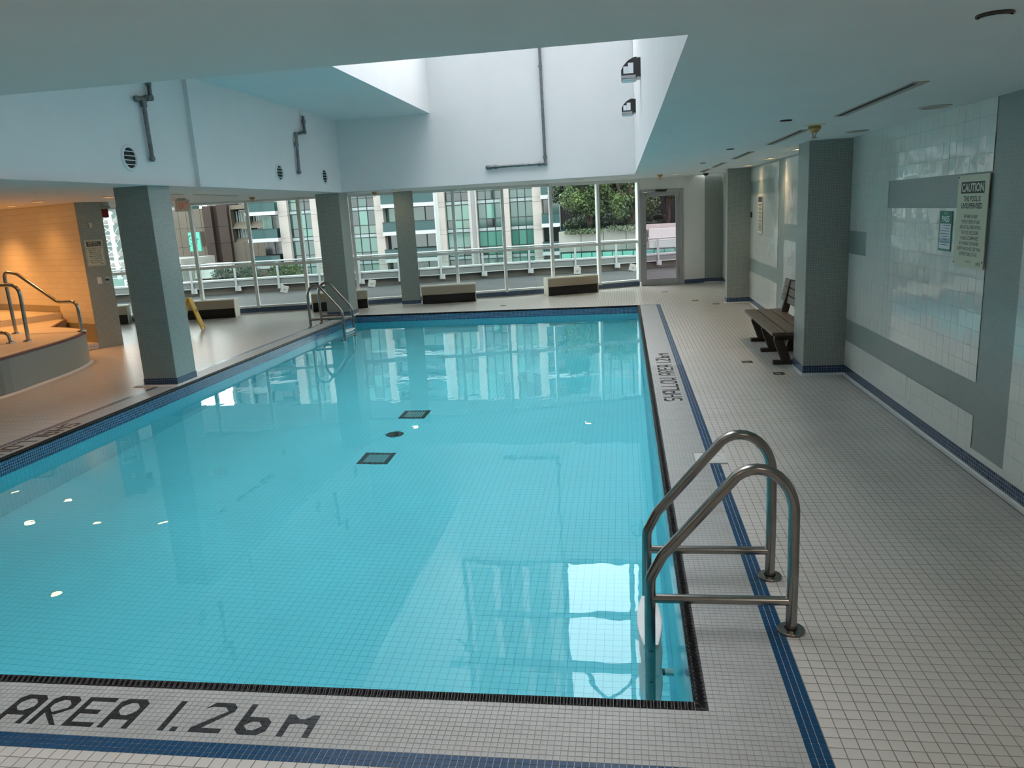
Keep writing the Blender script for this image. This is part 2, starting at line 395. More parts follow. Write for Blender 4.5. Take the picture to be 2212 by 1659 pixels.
# mosaic bands and blue stripes beyond the built pieces
b = MB(); z = -.002
b.quad((OX1, rows9, z), (BX1, rows9, z), (BX1, OY1, z), (OX1, OY1, z)); b.quad((BX0, SY0, z), (OX0, SY0, z), (OX0, OY1, z), (BX0, OY1, z)); b.quad((OX0, BY0, z), (-4.2, BY0, z), (-4.2, OY0, z), (OX0, OY0, z))
b.build('mosaic_band', 'band_far', floor)
b = MB()
b.quad((BX1, rows9, z), (SX1, rows9, z), (SX1, OY1+.05, z), (BX1, OY1+.05, z)); b.quad((SX0, SY0, z), (BX0, SY0, z), (BX0, OY1, z), (SX0, OY1, z)); b.quad((SX0, SY0, z), (-4.2, SY0, z), (-4.2, BY0, z), (SX0, BY0, z))
b.quad((OX0, OY1, z), (BX1, OY1, z), (BX1, OY1+.05, z), (OX0, OY1+.05, z))
b.build('blue_stripe', 'stripe_far', floor)
b = MB(); z = -.0015
b.quad((OX1, BY0, z), (BX1, BY0, z), (BX1, rows9, z), (OX1, rows9, z)); b.quad((-4.2, BY0, z), (OX1, BY0, z), (OX1, OY0, z), (-4.2, OY0, z))
b.build('mosaic_bed', 'mosaic_grout', floor)
b = MB()
b.quad((BX1, SY0, z), (SX1, SY0, z), (SX1, rows9, z), (BX1, rows9, z)); b.quad((-4.2, SY0, z), (BX1, SY0, z), (BX1, BY0, z), (-4.2, BY0, z))
b.build('stripe_bed', 'light_grout', floor)
b = MB(); z = -.0022
ye = SY0+148*TP-.002; b.quad((SX1, .9, z), (XW, .9, z), (XW, ye, z), (SX1, ye, z)); b.quad((-4.2, .9, z), (SX1, .9, z), (SX1, SY0, z), (-4.2, SY0, z))
b.build('tile_bed', 'grey_grout', floor)
LID = (.485, .71, 5.42, 5.645)
inlid = lambda x, y: LID[0]-.012 < x < LID[1]+.012 and LID[2]-.012 < y < LID[3]+.012
UP = ((1, 0, 0), (0, 1, 0), (0, 0, 1))
g1 = grid_pts(SX1, SX1+30*TP, SY0, SY0+148*TP, TP, 0, lambda x, y, z: not inlid(x, y))
g2 = grid_pts(SX1-92*TP, SX1, SY0-24*TP, SY0, TP, 0); g3 = grid_pts(SX1, SX1+30*TP, SY0-24*TP, SY0, TP, 0)
tile_field(floor, 'tile', np.vstack([g1, g2, g3]), UP, TP-.0034, TP-.0034, .0018, .0004, 'white_tile', tilt=.0022, stuff_name='tiles')
g1 = grid_pts(OX1, BX1, OY0, rows9, MP, 0, lambda x, y, z: not inlid(x, y)); g2 = grid_pts(BX1-190*MP, BX1, BY0, OY0, MP, 0)
tile_field(floor, 'mosaic_tile', np.vstack([g1, g2]), UP, MP-.0022, MP-.0022, .0012, .0004, 'grey_mosaic', tilt=.004, stuff_name='mosaic_tiles')
g1 = grid_pts(BX1, SX1, BY0, rows9, MP, 0, lambda x, y, z: not inlid(x, y)); g2 = grid_pts(SX1-190*MP, SX1, SY0, BY0, MP, 0)
tile_field(floor, 'blue_mosaic_tile', np.vstack([g1, g2]), UP, MP-.0019, MP-.0019, .0012, .0003, 'blue_mosaic', tilt=.004, stuff_name='blue_mosaic_tiles')

# pool basin -----------------------------------------------------------------------------------
pool = thing('pool_basin', ((PX0+PX1)/2, (PY0+PY1)/2, ZB), 'rectangular sunken pool lined with pale aqua tile and a blue mosaic waterline', 'pool', kind='structure')
T_ = .12; zb2 = -.172
for nm, z0, z1, mt in (('waterline_mosaic', zb2, -.012, 'pool_band'), ('wall_tiling', ZB, zb2, 'pool_wall_tile')):
    b = MB(); b.box(PX0-T_, PX0, PY0-T_, PY1+T_, z0, z1); b.box(PX1, PX1+T_, PY0-T_, PY1+T_, z0, z1); b.box(PX0, PX1, PY0-T_, PY0, z0, z1); b.box(PX0, PX1, PY1, PY1+T_, z0, z1)
    b.build(nm, mt, pool)
b = MB(); b.box(PX0-T_, PX1+T_, PY0-T_, PY1+T_, ZB-.1, ZB-.001); b.build('floor_bed', 'pool_grout', pool)
DR = [(-2.535, 7.09), (-2.54, 8.59)]; RD = (-2.565, 7.845)
def indrain(x, y): return any(abs(x-a) < .17 and abs(y-c) < .17 for a, c in DR) or math.hypot(x-RD[0], y-RD[1]) < .11
nx = int((PX1-PX0)/TP); ny = int((PY1-PY0)/TP)
g = grid_pts(PX0, PX0+nx*TP+.001, PY0, PY0+ny*TP+.001, TP, ZB, lambda x, y, z: not indrain(x, y))
tile_field(pool, 'floor_tile', g, UP, TP-.0026, TP-.0026, .0012, .0004, 'pool_tile', tilt=.0009, stuff_name='floor_tiles')
# coping of black rounded tiles
prof = [(0, 0), (.010, -.0025), (.020, -.001), (.030, .006), (.039, .008), (.046, .004), (.0500, -.006), (.0500, -.022)]
def cop(name, w, mat):
    vs = []; n = len(prof)
    for sx in (-w/2, w/2): vs += [(sx, q[0], q[1]) for q in prof]
    fs = [(i, i+1, n+i+1, n+i) for i in range(n-1)]+[tuple(range(n)), tuple(range(2*n-1, n-1, -1))]
    me = bpy.data.meshes.new(name); me.from_pydata(vs, [], fs); me.materials.append(MATS[mat])
    me.polygons.foreach_set('use_smooth', [True]*(n-1)+[False]*2); me.update(); return me
me_c = cop('coping_tile', MP-.0016, 'black_coping')
spots = []
for k in range(int((OX1-OX0-.1)/MP)): spots.append(((OX1-.062-k*MP, OY0), 0)); spots.append(((OX1-.062-k*MP, OY1), PI))
for k in range(int((OY1-OY0-.1)/MP)): spots.append(((OX1, OY0+.062+k*MP), PI/2)); spots.append(((OX0, OY0+.062+k*MP), -PI/2))
spots.sort(key=lambda s: (not inframe((*s[0], 0), 5), math.hypot(*s[0])))
J = MB(); inv = mat_of(pool).inverted()
for i, (p, a) in enumerate(spots):
    mm = Matrix.Translation((*p, 0)) @ Matrix.Rotation(a, 4, 'Z')
    if i < 300:
        o = bpy.data.objects.new('coping_tile', me_c); COL.objects.link(o); o.parent = pool; o.matrix_local = inv @ mm
    else: J.add([mm @ v.co for v in me_c.vertices], [tuple(q.vertices) for q in me_c.polygons])
J.build('coping_tiles', 'black_coping', pool)['kind'] = 'stuff'
b = MB()                                            # light joints under the coping tiles, and the mitred corners
dz = .0012
for (x0, y0), (x1, y1), nx_, ny_ in (((OX0, OY0), (OX1, OY0), 0, 1), ((OX1, OY0), (OX1, OY1), -1, 0), ((OX1, OY1), (OX0, OY1), 0, -1), ((OX0, OY1), (OX0, OY0), 1, 0)):
    tx, ty = (x1-x0), (y1-y0); L = math.hypot(tx, ty); tx /= L; ty /= L
    A = [(x0+nx_*q[0]+tx*q[0], y0+ny_*q[0]+ty*q[0], q[1]-dz) for q in prof]; Bq = [(x1+nx_*q[0]-tx*q[0], y1+ny_*q[0]-ty*q[0], q[1]-dz) for q in prof]
    n = len(prof); b.add(A+Bq, [(i, n+i, n+i+1, i+1) for i in range(n-1)])
b.build('coping_joint', 'light_grout', pool)
b = MB()
for cx, cy, sx, sy in ((OX1, OY0, -1, 1), (OX0, OY0, 1, 1), (OX1, OY1, -1, -1), (OX0, OY1, 1, -1)):
    for sw in (0, 1):
        A = []; Bq = []
        for q0, h in prof:
            dgn = (cx+sx*q0, cy+sy*q0); e = max(.0485, q0)
            oth = (cx+sx*e, cy+sy*q0) if sw == 0 else (cx+sx*q0, cy+sy*e)
            A.append((dgn[0]+(sx*.001 if sw == 0 else 0), dgn[1]+(sy*.001 if sw else 0), h)); Bq.append((*oth, h))
        n = len(prof); b.add(A+Bq, [(i, i+1, n+i+1, n+i) for i in range(n-1)])
b.build('corner_tile', 'black_coping', pool)
# drains on the pool floor
for i, (a, c) in enumerate(DR):
    t = thing('floor_drain', (a, c, ZB), ('square drain with a slatted grate and black tile border near the pool middle', 'square drain with a black tile border nearer the window end of the pool')[i], 'drain')
    for j in range(6):
        for k in range(6):
            if 0 < j < 5 and 0 < k < 5: continue
            b = MB(); x = a-.165+j*.055; y = c-.165+k*.055; b.box(x+.0015, x+.0535, y+.0015, y+.0535, ZB-.002, ZB+.0005); b.build('border_tile', 'black_letter', t)
    b = MB(); b.box(a-.11, a+.11, c-.11, c+.11, ZB-.002, ZB); b.build('well', 'drain_dark', t)
    for k in range(14 if i == 0 else 7):
        s = .22/(14 if i == 0 else 7); b = MB(); b.box(a-.11+k*s+s*.28, a-.11+k*s+s*.95, c-.108, c+.108, ZB, ZB+.003); b.build('grate_bar', 'drain_grate', t)
t = thing('round_drain_marker', (*RD, ZB), 'round black tiled marker between the two square pool drains', 'marker')
b = MB(); b.lathe([(.10, -.002), (.10, -.0006)], (*RD, ZB), n=32); b.build('joint', 'pool_grout', t)
for j in range(-2, 2):
    for k in range(-2, 2):
        P = []
        for a in range(0, 360, 6):
            P.append((RD[0]+.10*math.cos(math.radians(a)), RD[1]+.10*math.sin(math.radians(a))))
        x0, x1, y0, y1 = RD[0]+j*.0525+.001, RD[0]+(j+1)*.0525-.001, RD[1]+k*.0525+.001, RD[1]+(k+1)*.0525-.001
        def clip(P, ax, lim, sg):
            o = []
            for q in range(len(P)):
                p0, p1 = P[q-1], P[q]; d0, d1 = sg*(p0[ax]-lim), sg*(p1[ax]-lim)
                if (d0 >= 0) != (d1 >= 0):
                    tt = d0/(d0-d1); o.append((p0[0]+(p1[0]-p0[0])*tt, p0[1]+(p1[1]-p0[1])*tt))
                if d1 >= 0: o.append(p1)
            return o
        for ax, lim, sg in ((0, x0, 1), (0, x1, -1), (1, y0, 1), (1, y1, -1)):
            if P: P = clip(P, ax, lim, sg)
        if len(P) > 2: MB().prism(P, ZB-.002, ZB+.0008).build('marker_tile', 'black_letter', t)
b = MB(); n = 60
b.add([(PX0-.0, PY0, ZW), (PX1, PY0, ZW), (PX1, PY1, ZW), (PX0, PY1, ZW)], [(0, 1, 2, 3)])
water = b.build('pool_water', 'water'); tag(water, 'clear still blue water filling the rectangular pool', 'water', kind='stuff')

# black mosaic lettering on the deck ------------------------------------------------------------
def rc(a, b_, c, d): return [(a, b_), (c, b_), (c, d), (a, d)]
TL = [(0, 6), (1, 6), (1, 7)]; TR = [(4, 6), (5, 6), (4, 7)]; BL = [(0, 1), (1, 0), (1, 1)]; BR = [(4, 0), (5, 1), (4, 1)]
iTL = [(1, 6), (1, 5), (2, 6)]; iTR = [(4, 6), (3, 6), (4, 5)]; iBL = [(1, 1), (2, 1), (1, 2)]; iBR = [(4, 1), (4, 2), (3, 1)]
GL = {'A': (5, [rc(0, 0, 1, 6), rc(4, 0, 5, 6), rc(1, 6, 4, 7), TL, TR, iTL, iTR, rc(1, 2, 4, 3), [(1, 3), (2, 3), (1, 4)], [(4, 3), (4, 4), (3, 3)]]),
      'R': (5, [rc(0, 0, 1, 6), rc(1, 6, 4, 7), TL, TR, iTL, iTR, rc(4, 4, 5, 6), [(5, 4), (4, 4), (1.7, 2.7), (3, 2.4)], [(1, 4), (1, 2.8), (4, 0), (5, 0)]]),
      'E': (5, [rc(0, 0, 1, 7), rc(1, 6, 5, 7), rc(1, 3, 4, 4), rc(1, 0, 5, 1)]), 'L': (5, [rc(0, 0, 1, 7), rc(1, 0, 5, 1)]),
      'H': (5, [rc(0, 0, 1, 7), rc(4, 0, 5, 7), rc(1, 3, 4, 4)]),
      'S': (5, [rc(1, 6, 4, 7), TL, TR, rc(0, 4.6, 1, 6), [(0, 4.6), (1, 3.6), (1, 4.6)], rc(1, 3, 4, 4), [(4, 4), (4, 3), (5, 3)], rc(4, 1, 5, 3), BR, BL, rc(1, 0, 4, 1), iTL, iBR]),
      'O': (5, [rc(0, 1, 1, 6), rc(4, 1, 5, 6), rc(1, 6, 4, 7), rc(1, 0, 4, 1), TL, TR, BL, BR, iTL, iTR, iBL, iBR]),
      'W': (5, [rc(0, 0, 1, 7), rc(4, 0, 5, 7), rc(2, 1, 3, 2), [(1, 0), (2, 1), (2, 2), (1, 1.6)], [(4, 0), (4, 1.6), (3, 2), (3, 1)]]),
      '1': (1, [rc(0, 0, 1, 7)]), '.': (1, [rc(0, 0, 1, 1)]),
      '2': (5, [[(0, 5.4), (1, 6), (1, 7)], rc(1, 6, 4, 7), TR, iTR, rc(4, 5, 5, 6), [(5, 5), (4, 5), (0, 1), (1.6, 1)], rc(0, 0, 5, 1)]),
      '6': (5, [rc(0, 1, 1, 7), rc(1, 0, 4, 1), BL, BR, rc(4, 1, 5, 3), rc(1, 3, 4, 4), [(4, 3), (5, 3), (4, 4)], iBL, iBR, [(1, 3), (1, 2), (2, 3)], [(4, 3), (3, 3), (4, 2)]]),
      'm': (5, [rc(0, 0, 1, 5), rc(4, 0, 5, 5), [(1, 5), (1, 2.7), (2, 3), (2, 4)], rc(2, 3, 3, 4), [(3, 4), (3, 3), (4, 2.7), (4, 5)]])}
STEP = {'1': 2, '.': 3, '2': 7, '6': 7}
def deck_text(s, org, u, v):
    """letters cut along the mosaic grid: org lower left corner, u reading direction, v up, one mesh for each letter"""
    x = 0; g = .045
    for ch in s:
        if ch == ' ': x += 4; continue
        w, polys = GL[ch]; b = MB()
        for P0 in polys:
            ar = sum(P0[i-1][0]*P0[i][1]-P0[i][0]*P0[i-1][1] for i in range(len(P0)))
            for cx in range(0, 6):
                for cy in range(0, 8):
                    P = P0 if ar > 0 else P0[::-1]
                    for ax, lim, sg in ((0, cx+g, 1), (0, cx+1-g, -1), (1, cy+g, 1), (1, cy+1-g, -1)):
                        if P: P = clip(P, ax, lim, sg)
                    if len(P) > 2:
                        W2 = [(org[0]+((x+p[0])*u[0]+p[1]*v[0])*MP, org[1]+((x+p[0])*u[1]+p[1]*v[1])*MP) for p in P]
                        b.prism(W2, -.001, .0009)
        b.build('letter', 'black_letter', floor); x += STEP.get(ch, 6)
deck_text('AREA 1.26m', (BX1-122*MP, OY0-10*MP), (1, 0), (0, 1))
deck_text('SHALLOW AREA 1.26m', (OX1+10*MP, OY0+185*MP), (0, 1), (-1, 0))
deck_text('SHALLOW AREA 1.26m', (OX0-9*MP, 6.80), (0, -1), (1, 0))
# skimmer lid set in the deck
t = thing('skimmer_lid', ((LID[0]+LID[1])/2, (LID[2]+LID[3])/2, 0), 'square white skimmer lid set in the blue deck stripe', 'lid')
b = MB(); b.bbox(LID[0], LID[1], LID[2], LID[3], -.003, .003, .002); b.build('plate', 'skimmer_lid', t)
b = MB(); b.lathe([(.088, .003), (.088, .0055), (.078, .0055), (.078, .0035)], ((LID[0]+LID[1])/2, (LID[2]+LID[3])/2, 0), n=40, caps=False); b.build('ring', 'skimmer_lid', t, True)

# ------------------------------------------------------------------ walls, ceiling and the roof well
wr = thing('wall_right', (XW, 0, 0), kind='structure')
b = MB(); b.box(XW, XW+.2, YBACK, 19.2, -.3, 2.6); b.build('mosaic_face', 'wall_mosaic', wr)
Z0, Y0w = .37, 5.28
def band(y, z):
    if 4.83 < y < 5.28 or 11.58 < y < 12.03: return True
    if .37 < z < .595 and 5.2 < y < 8.4: return True
    if 1.72 < z < 1.945 and 5.2 < y < 7.19: return True
    if 1.27 < z < 1.495 and 7.755 < y < 8.4: return True
    if .595 < z < .82 and 12 < y < 14.7: return True
    if 1.945 < z < 2.17 and 12.367 < y < 14.7: return True
    if 1.27 < z < 1.495 and 8.7 < y < 11.6: return True
    return False
c = []
for k in range(-36, 118):
    for j in range(-2, 18):
        y = Y0w+(k+.5)*WP; z = Z0+(j+.5)*WP
        if band(y, z) or (8.33 < y < 8.76) or (14.63 < y < 14.86) or y > 18.4 or y < 1.4: continue
        c.append((XW-.004, y, z))
tile_field(wr, 'wall_tile', c, ((0, -1, 0), (0, 0, 1), (-1, 0, 0)), WP-.0018, WP-.0018, .0012, .0003, 'wall_tile', tilt=.0065, stuff_name='wall_tiles')
b = MB()
for q in c: b.quad((XW-.003, q[1]-WP/2, q[2]-WP/2), (XW-.003, q[1]-WP/2, q[2]+WP/2), (XW-.003, q[1]+WP/2, q[2]+WP/2), (XW-.003, q[1]+WP/2, q[2]-WP/2))
b.build('grout', 'wall_grout', wr)
b = MB(); b.box(XW-.0045, XW, 1.4, 18.5, .03, Z0-2*WP+.002); b.build('cut_tile_row', 'wall_tile', wr)
bb = thing('baseboard_right', (XW, 0, 0), kind='structure')
b = MB(); b.box(XW-.0075, XW-.0001, -1, 18.7, .012, .012+3*MP+.012); b.build('blue_mosaic', 'blue_base', bb)
b = MB(); ys = [-1+i*.0525*2 for i in range(190)]
cv = [(0, .018), (.006, .010), (.016, .004), (.034, .0012)]
b.add([(XW-.0076-q[0], y, q[1]) for y in (-1, 18.7) for q in cv], [(i, i+1, 5+i, 4+i) for i in range(3)]); b.build('cove', 'cove_white', bb, True)

b = MB(); b.box(XLEFT, XW+.2, YBACK-.2, YBACK, -.3, 2.6); o = b.build('wall_back', 'warm_wall_white'); tag(o, kind='structure')
b = MB(); b.box(XLEFT-.2, XLEFT, YBACK, 14.15, -.3, 2.6); o = b.build('wall_left', 'warm_wall_white'); tag(o, kind='structure')

WX0, WX1, WY0, WY1 = -5.40, .222, 2.72, 14.62; ZSO = 3.755; XSO = -3.54; ZTOP = 8.6
ceil = thing('ceiling', (0, 0, 2.39), kind='structure')
b = MB()
def cstrip(x0, x1, ys):
    for ya, yb in zip(ys[:-1], ys[1:]):
        b.add([(x0, ya, zc(ya)), (x1, ya, zc(ya)), (x1, yb, zc(yb)), (x0, yb, zc(yb))], [(0, 3, 2, 1)])
        x2 = x1-.12 if abs(x1-WX0) < .01 else x1; b.add([(x0, ya, zc(ya)+.25), (x2, ya, zc(ya)+.25), (x2, yb, zc(yb)+.25), (x0, yb, zc(yb)+.25)], [(0, 1, 2, 3)])
cstrip(XLEFT-.2, XW+.2, [YBACK-.2, WY0]); cstrip(WX1, XW+.2, [WY0, 5, WY1]); cstrip(XLEFT-.2, WX0, [WY0, 5, WY1]); cstrip(XLEFT-.2, XW+.2, [WY1, 18.62])
b.build('slab', 'paint_ceiling', ceil)
# the well above the pool: lower left wall with a step, soffit, upper walls
wl = thing('wall_well_left', (WX0, 9, zc(9)), kind='structure')
YS = 9.5
def sbox(b, x0, x1, y0, y1, z1):
    cuts = [y0]+[c for c in (5.0,) if y0 < c < y1]+[y1]
    for ya, yb in zip(cuts[:-1], cuts[1:]):
        za, zb_ = zc(ya)+.004, zc(yb)+.004
        b.add([(x0, ya, za), (x1, ya, za), (x0, yb, zb_), (x1, yb, zb_), (x0, ya, z1), (x1, ya, z1), (x0, yb, z1), (x1, yb, z1)],
              [(0, 2, 3, 1), (4, 5, 7, 6), (0, 1, 5, 4), (2, 6, 7, 3), (0, 4, 6, 2), (1, 3, 7, 5)])
b = MB(); sbox(b, WX0-.3, WX0-.06, WY0, YS, ZSO); sbox(b, WX0-.3, WX0, YS, WY1-.002, ZSO)
b.build('plaster', 'paint_white', wl)
b = MB(); b.box(WX0-.3, XSO, WY0+.002, WY1-.002, ZSO, ZSO+.25); o = b.build('soffit', 'paint_white', wl)
b = MB(); b.box(XSO-.2, XSO, WY0+.002, WY1-.002, ZSO+.25, ZTOP); o = b.build('upper_wall', 'paint_white', wl)
b = MB(); b.box(WX0-.3, WX1-.002, WY1, WY1+.2, zc(WY1)+.004, 4.99); o = b.build('wall_well_far', 'paint_white'); tag(o, kind='structure')
b = MB(); sbox(b, WX1, WX1+.2, WY0, WY1+.2, ZTOP); o = b.build('wall_well_right', 'paint_white'); tag(o, kind='structure')
b = MB(); b.box(WX0-.3, WX1+.2, WY0-.2, WY0-.002, zc(WY0)+.004, ZTOP); o = b.build('wall_well_near', 'paint_white'); tag(o, kind='structure')
# glazed gable over the far wall and glass roof on steel trusses
sk = thing('window_20', ((XSO+WX1)/2, WY1, 4.99), kind='structure')
for x in (XSO+.03, -2.56, -1.36, .015, WX1-.03):
    b = MB(); b.box(x-.05, x+.05, WY1-.02, WY1+.12, 4.99, ZTOP); b.build('mullion', 'grey_pole', sk)
for zz in (5.02, 6.24, 7.4, ZTOP-.05):
    b = MB(); b.box(XSO, WX1, WY1-.01, WY1+.11, zz-.05, zz+.05); b.build('transom', 'grey_pole', sk)
b = MB(); b.quad((XSO, WY1+.06, 4.99), (WX1, WY1+.06, 4.99), (WX1, WY1+.06, ZTOP), (XSO, WY1+.06, ZTOP)); b.build('pane', 'sky_glass', sk)
rf = thing('window_21', ((XSO+WX1)/2, (WY0+WY1)/2, ZTOP), kind='structure')
for k in range(7):
    y = WY0+.1+k*(WY1-WY0-.2)/6; b = MB(); b.box(XSO-.1, WX1+.1, y-.05, y+.05, ZTOP-.12, ZTOP); b.build('rafter', 'grey_pole', rf)
for k in range(4):
    x = XSO+.05+k*(WX1-XSO-.1)/3; b = MB(); b.box(x-.04, x+.04, WY0, WY1, ZTOP-.08, ZTOP+.02); b.build('purlin', 'grey_pole', rf)
b = MB(); b.quad((XSO-.1, WY0, ZTOP+.03), (WX1+.1, WY0, ZTOP+.03), (WX1+.1, WY1+.12, ZTOP+.03), (XSO-.1, WY1+.12, ZTOP+.03)); b.build('pane', 'sky_glass', rf)
for y in (13.2, 9.6, 6.0):                          # trusses under the roof
    t = thing('roof_truss', (-1.36, y, 6.6), 'grey diagonal-braced roof truss '+{13.2: 'closest to the glazed gable', 9.6: 'midway under the glass roof', 6.0: 'farthest from the glazed gable'}[y], 'truss', 'roof trusses')
    MB().tube([(XSO, y, 6.55), (WX1, y, 6.55)], .05, 8).build('bottom_chord', 'grey_pole', t)
    for xa, za, xb, zb_ in ((XSO+.1, 6.0, -1.36, 8.3), (WX1-.1, 6.6, -1.36, 8.3), (-1.36, 6.55, -1.36, 8.4), (XSO+.4, 7.6, -2.4, 6.6), (-.3, 7.7, -.9, 6.6)):
        MB().tube([(xa, y, za), (xb, y, zb_)], .045, 8).build('brace', 'grey_pole', t)

# far wall beside the door -----------------------------------------------------------------------
wf = thing('wall_far', (1.3, 18.6, 0), kind='structure')
b = MB(); b.prism([(1.33, 18.62), (1.40, 18.56), (1.875, 18.68), (1.9, 19.1), (1.33, 19.1)], 0, 2.6); b.build('plaster', 'warm_wall_white', wf)
b = MB(); b.prism([(.345, 18.48), (1.40, 18.54), (1.40, 18.9), (.345, 18.9)], 2.215, 2.6); b.build('bulkhead', 'warm_wall_white', wf)
b = MB(); b.prism([(1.395, 18.552), (1.878, 18.672), (1.878, 18.70), (1.395, 18.58)], 0, .1); b.build('blue_mosaic', 'blue_base', wf)

# columns ---------------------------------------------------------------------------------------
def column(x0, x1, y0, y1, label, rz=0, base=True, cove=True):
    cx, cy = (x0+x1)/2, (y0+y1)/2; t = thing('tiled_column', (cx, cy, 0), label, 'column', 'grey mosaic columns', rz=rz); a, c = (x1-x0)/2, (y1-y0)/2
    zt = zc(cy)+.02
    MB().bbox(-a, a, -c, c, 0.0, zt, .004).build('shaft', 'column_mosaic', t, world=False)
    if base: MB().box(-a-.0035, a+.0035, -c-.0035, c+.0035, .018, .1).build('blue_base', 'blue_base', t, world=False)
    if cove:
        b = MB(); P = lambda e: [(-a-e, -c-e), (a+e, -c-e), (a+e, c+e), (-a-e, c+e)]
        b.add([(*p, .02) for p in P(.005)]+[(*p, .008) for p in P(.014)]+[(*p, -.001) for p in P(.034)], [(r*4+i, r*4+(i+1) % 4, r*4+4+(i+1) % 4, r*4+4+i)[::-1] for r in range(2) for i in range(4)])
        b.build('cove', 'cove_white', t, True, world=False)
    return t
column(-5.93, -5.49, 8.48, 8.92, 'square grey mosaic column standing at the pool edge beside the hot tub')
column(-5.97, -5.49, 14.66, 15.14, 'square grey mosaic column at the pool corner behind the far ladder')
column(-4.93, -4.52, 16.33, 16.68, 'grey mosaic column against the windows between two heaters', rz=.27)
column(1.855, XW+.05, 8.30, 8.79, 'wide grey mosaic pillar on the tiled wall next to the bench', cove=True)
column(1.87, XW+.05, 14.60, 14.86, 'grey mosaic pillar on the tiled wall beyond the bench')
column(1.875, 2.30, 18.68, 19.0, 'grey mosaic pillar in the corner beside the glass door')
column(-10.47, -10.12, 14.92, 15.27, 'narrow grey mosaic column by the windows behind the hot tub pillar', rz=.2)

# windows ---------------------------------------------------------------------------------------
for i in range(len(FAC)-1):
    a, c = Vector(FAC[i]), Vector(FAC[i+1]); d = (c-a).normalized(); n = Vector((-d.y, d.x)); mid = (a+c)/2; zh = zc(mid.y)
    if zh < 2.48: zh = 2.475
    w = thing('window_%d' % (i+1), (mid.x, mid.y, 0), kind='structure')
    MB().obox(a, c, .16, -.3, .125, side=.08).build('sill_wall', 'warm_wall_white', w)
    MB().obox(a, c, .012, .012, .112, side=-.006).build('blue_mosaic', 'blue_base', w)
    o = WM[w.name]
    e0, e1 = a+d*.03, c-d*.03
    MB().obox(a, c, .11, .125, .155, side=.05).build('sill', 'white_frame', w)
    MB().obox(a, c, .07, 1.015, 1.075, side=.04).build('transom', 'white_frame', w)
    MB().obox(a, c, .09, zh-.075, zh+.06, side=.05).build('head', 'white_frame', w)
    MB().obox(c-d*.032, c+d*.032, .13, .10, zh, side=.03).build('mullion', 'white_frame', w)
    for z0, z1 in ((.15, 1.02), (1.07, zh-.06)):
        p, q = a+n*.05, c+n*.05
        MB().quad((p.x, p.y, z0), (q.x, q.y, z0), (q.x, q.y, z1), (p.x, p.y, z1)).build('pane', 'window_glass', w)
# glass door --------------------------------------------------------------------------------------
dr = thing('door_1', (.86, 18.55, 0), kind='structure')
A, C = Vector((.385, 18.50)), Vector((1.335, 18.60)); d = (C-A).normalized()
def along(s): return A+d*s
LEN = (C-A).length
MB().obox(along(0), along(.05), .12, 0, 2.215).build('jamb', 'aluminium', dr); MB().obox(along(LEN-.05), along(LEN), .12, 0, 2.215).build('jamb', 'aluminium', dr)
MB().obox(along(.05), along(LEN-.05), .12, 2.165, 2.215).build('header', 'aluminium', dr)
lf = MB().obox(along(.055), along(.13), .045, .012, 2.158).build('stile', 'aluminium', dr); MB().obox(along(LEN-.13), along(LEN-.055), .045, .012, 2.158).build('stile', 'aluminium', dr)
MB().obox(along(.13), along(LEN-.13), .045, .012, .15).build('bottom_rail', 'aluminium', dr); MB().obox(along(.13), along(LEN-.13), .045, 2.06, 2.158).build('top_rail', 'aluminium', dr)
MB().obox(along(.13), along(LEN-.13), .008, .15, 2.06).build('pane', 'door_glass', dr)
hx = along(.10); MB().tube(fillet([(hx.x, hx.y-.02, 1.02), (hx.x, hx.y-.09, 1.02), (hx.x+.05, hx.y-.09, 1.05), (hx.x+.05, hx.y-.09, 1.29), (hx.x, hx.y-.09, 1.32), (hx.x, hx.y-.02, 1.32)], .02), .013, 8).build('pull_handle', 'rail_white', dr, True)
MB().obox(along(.35), along(.62), .05, 2.17, 2.205, side=-.08).build('closer', 'drain_dark', dr); MB().tube([(*along(.40), 2.165), (*(along(.60)+Vector((0, -.16))), 2.16)], .008, 6).build('closer_arm', 'drain_dark', dr)
for z in (.25, 1.9): MB().tube([(*(along(LEN-.055)+Vector((0, -.035))), z), (*(along(LEN-.055)+Vector((0, -.035))), z+.11)], .01, 8).build('hinge', 'brass', dr)
MB().lathe([(.016, 0), (.016, .012), (0, .014)], (hx.x, hx.y-.024, .93), 'Y', 12).rot(Matrix.Identity(4)).build('lock', 'drain_dark', dr)
MB().obox(along(0), along(LEN), .14, -.003, .012).build('threshold', 'aluminium', dr)
p = along(.115); text_on('plate_letter', 'E', 'sign_black', dr, (p.x+.02, p.y-.026, 2.085), (d.x, d.y, 0), (0, 0, 1), .03, .045)
nt_ = thing('door_notice', (*along(.42), 1.58), 'white paper notice with dark print on the glass door', 'notice')
p0, p1 = along(.26), along(.59); MB().obox(p0, p1, .002, 1.515, 1.63, side=.012).build('sheet', 'paper_white', nt_)
for r_, (zz, hh, a0, a1) in enumerate(((1.60, .016, .30, .55), (1.575, .014, .34, .51), (1.55, .018, .30, .55), (1.527, .010, .33, .53))):
    MB().obox(along(a0), along(a1), .001, zz, zz+hh, side=.0102).build('print_line', 'sign_black', nt_)

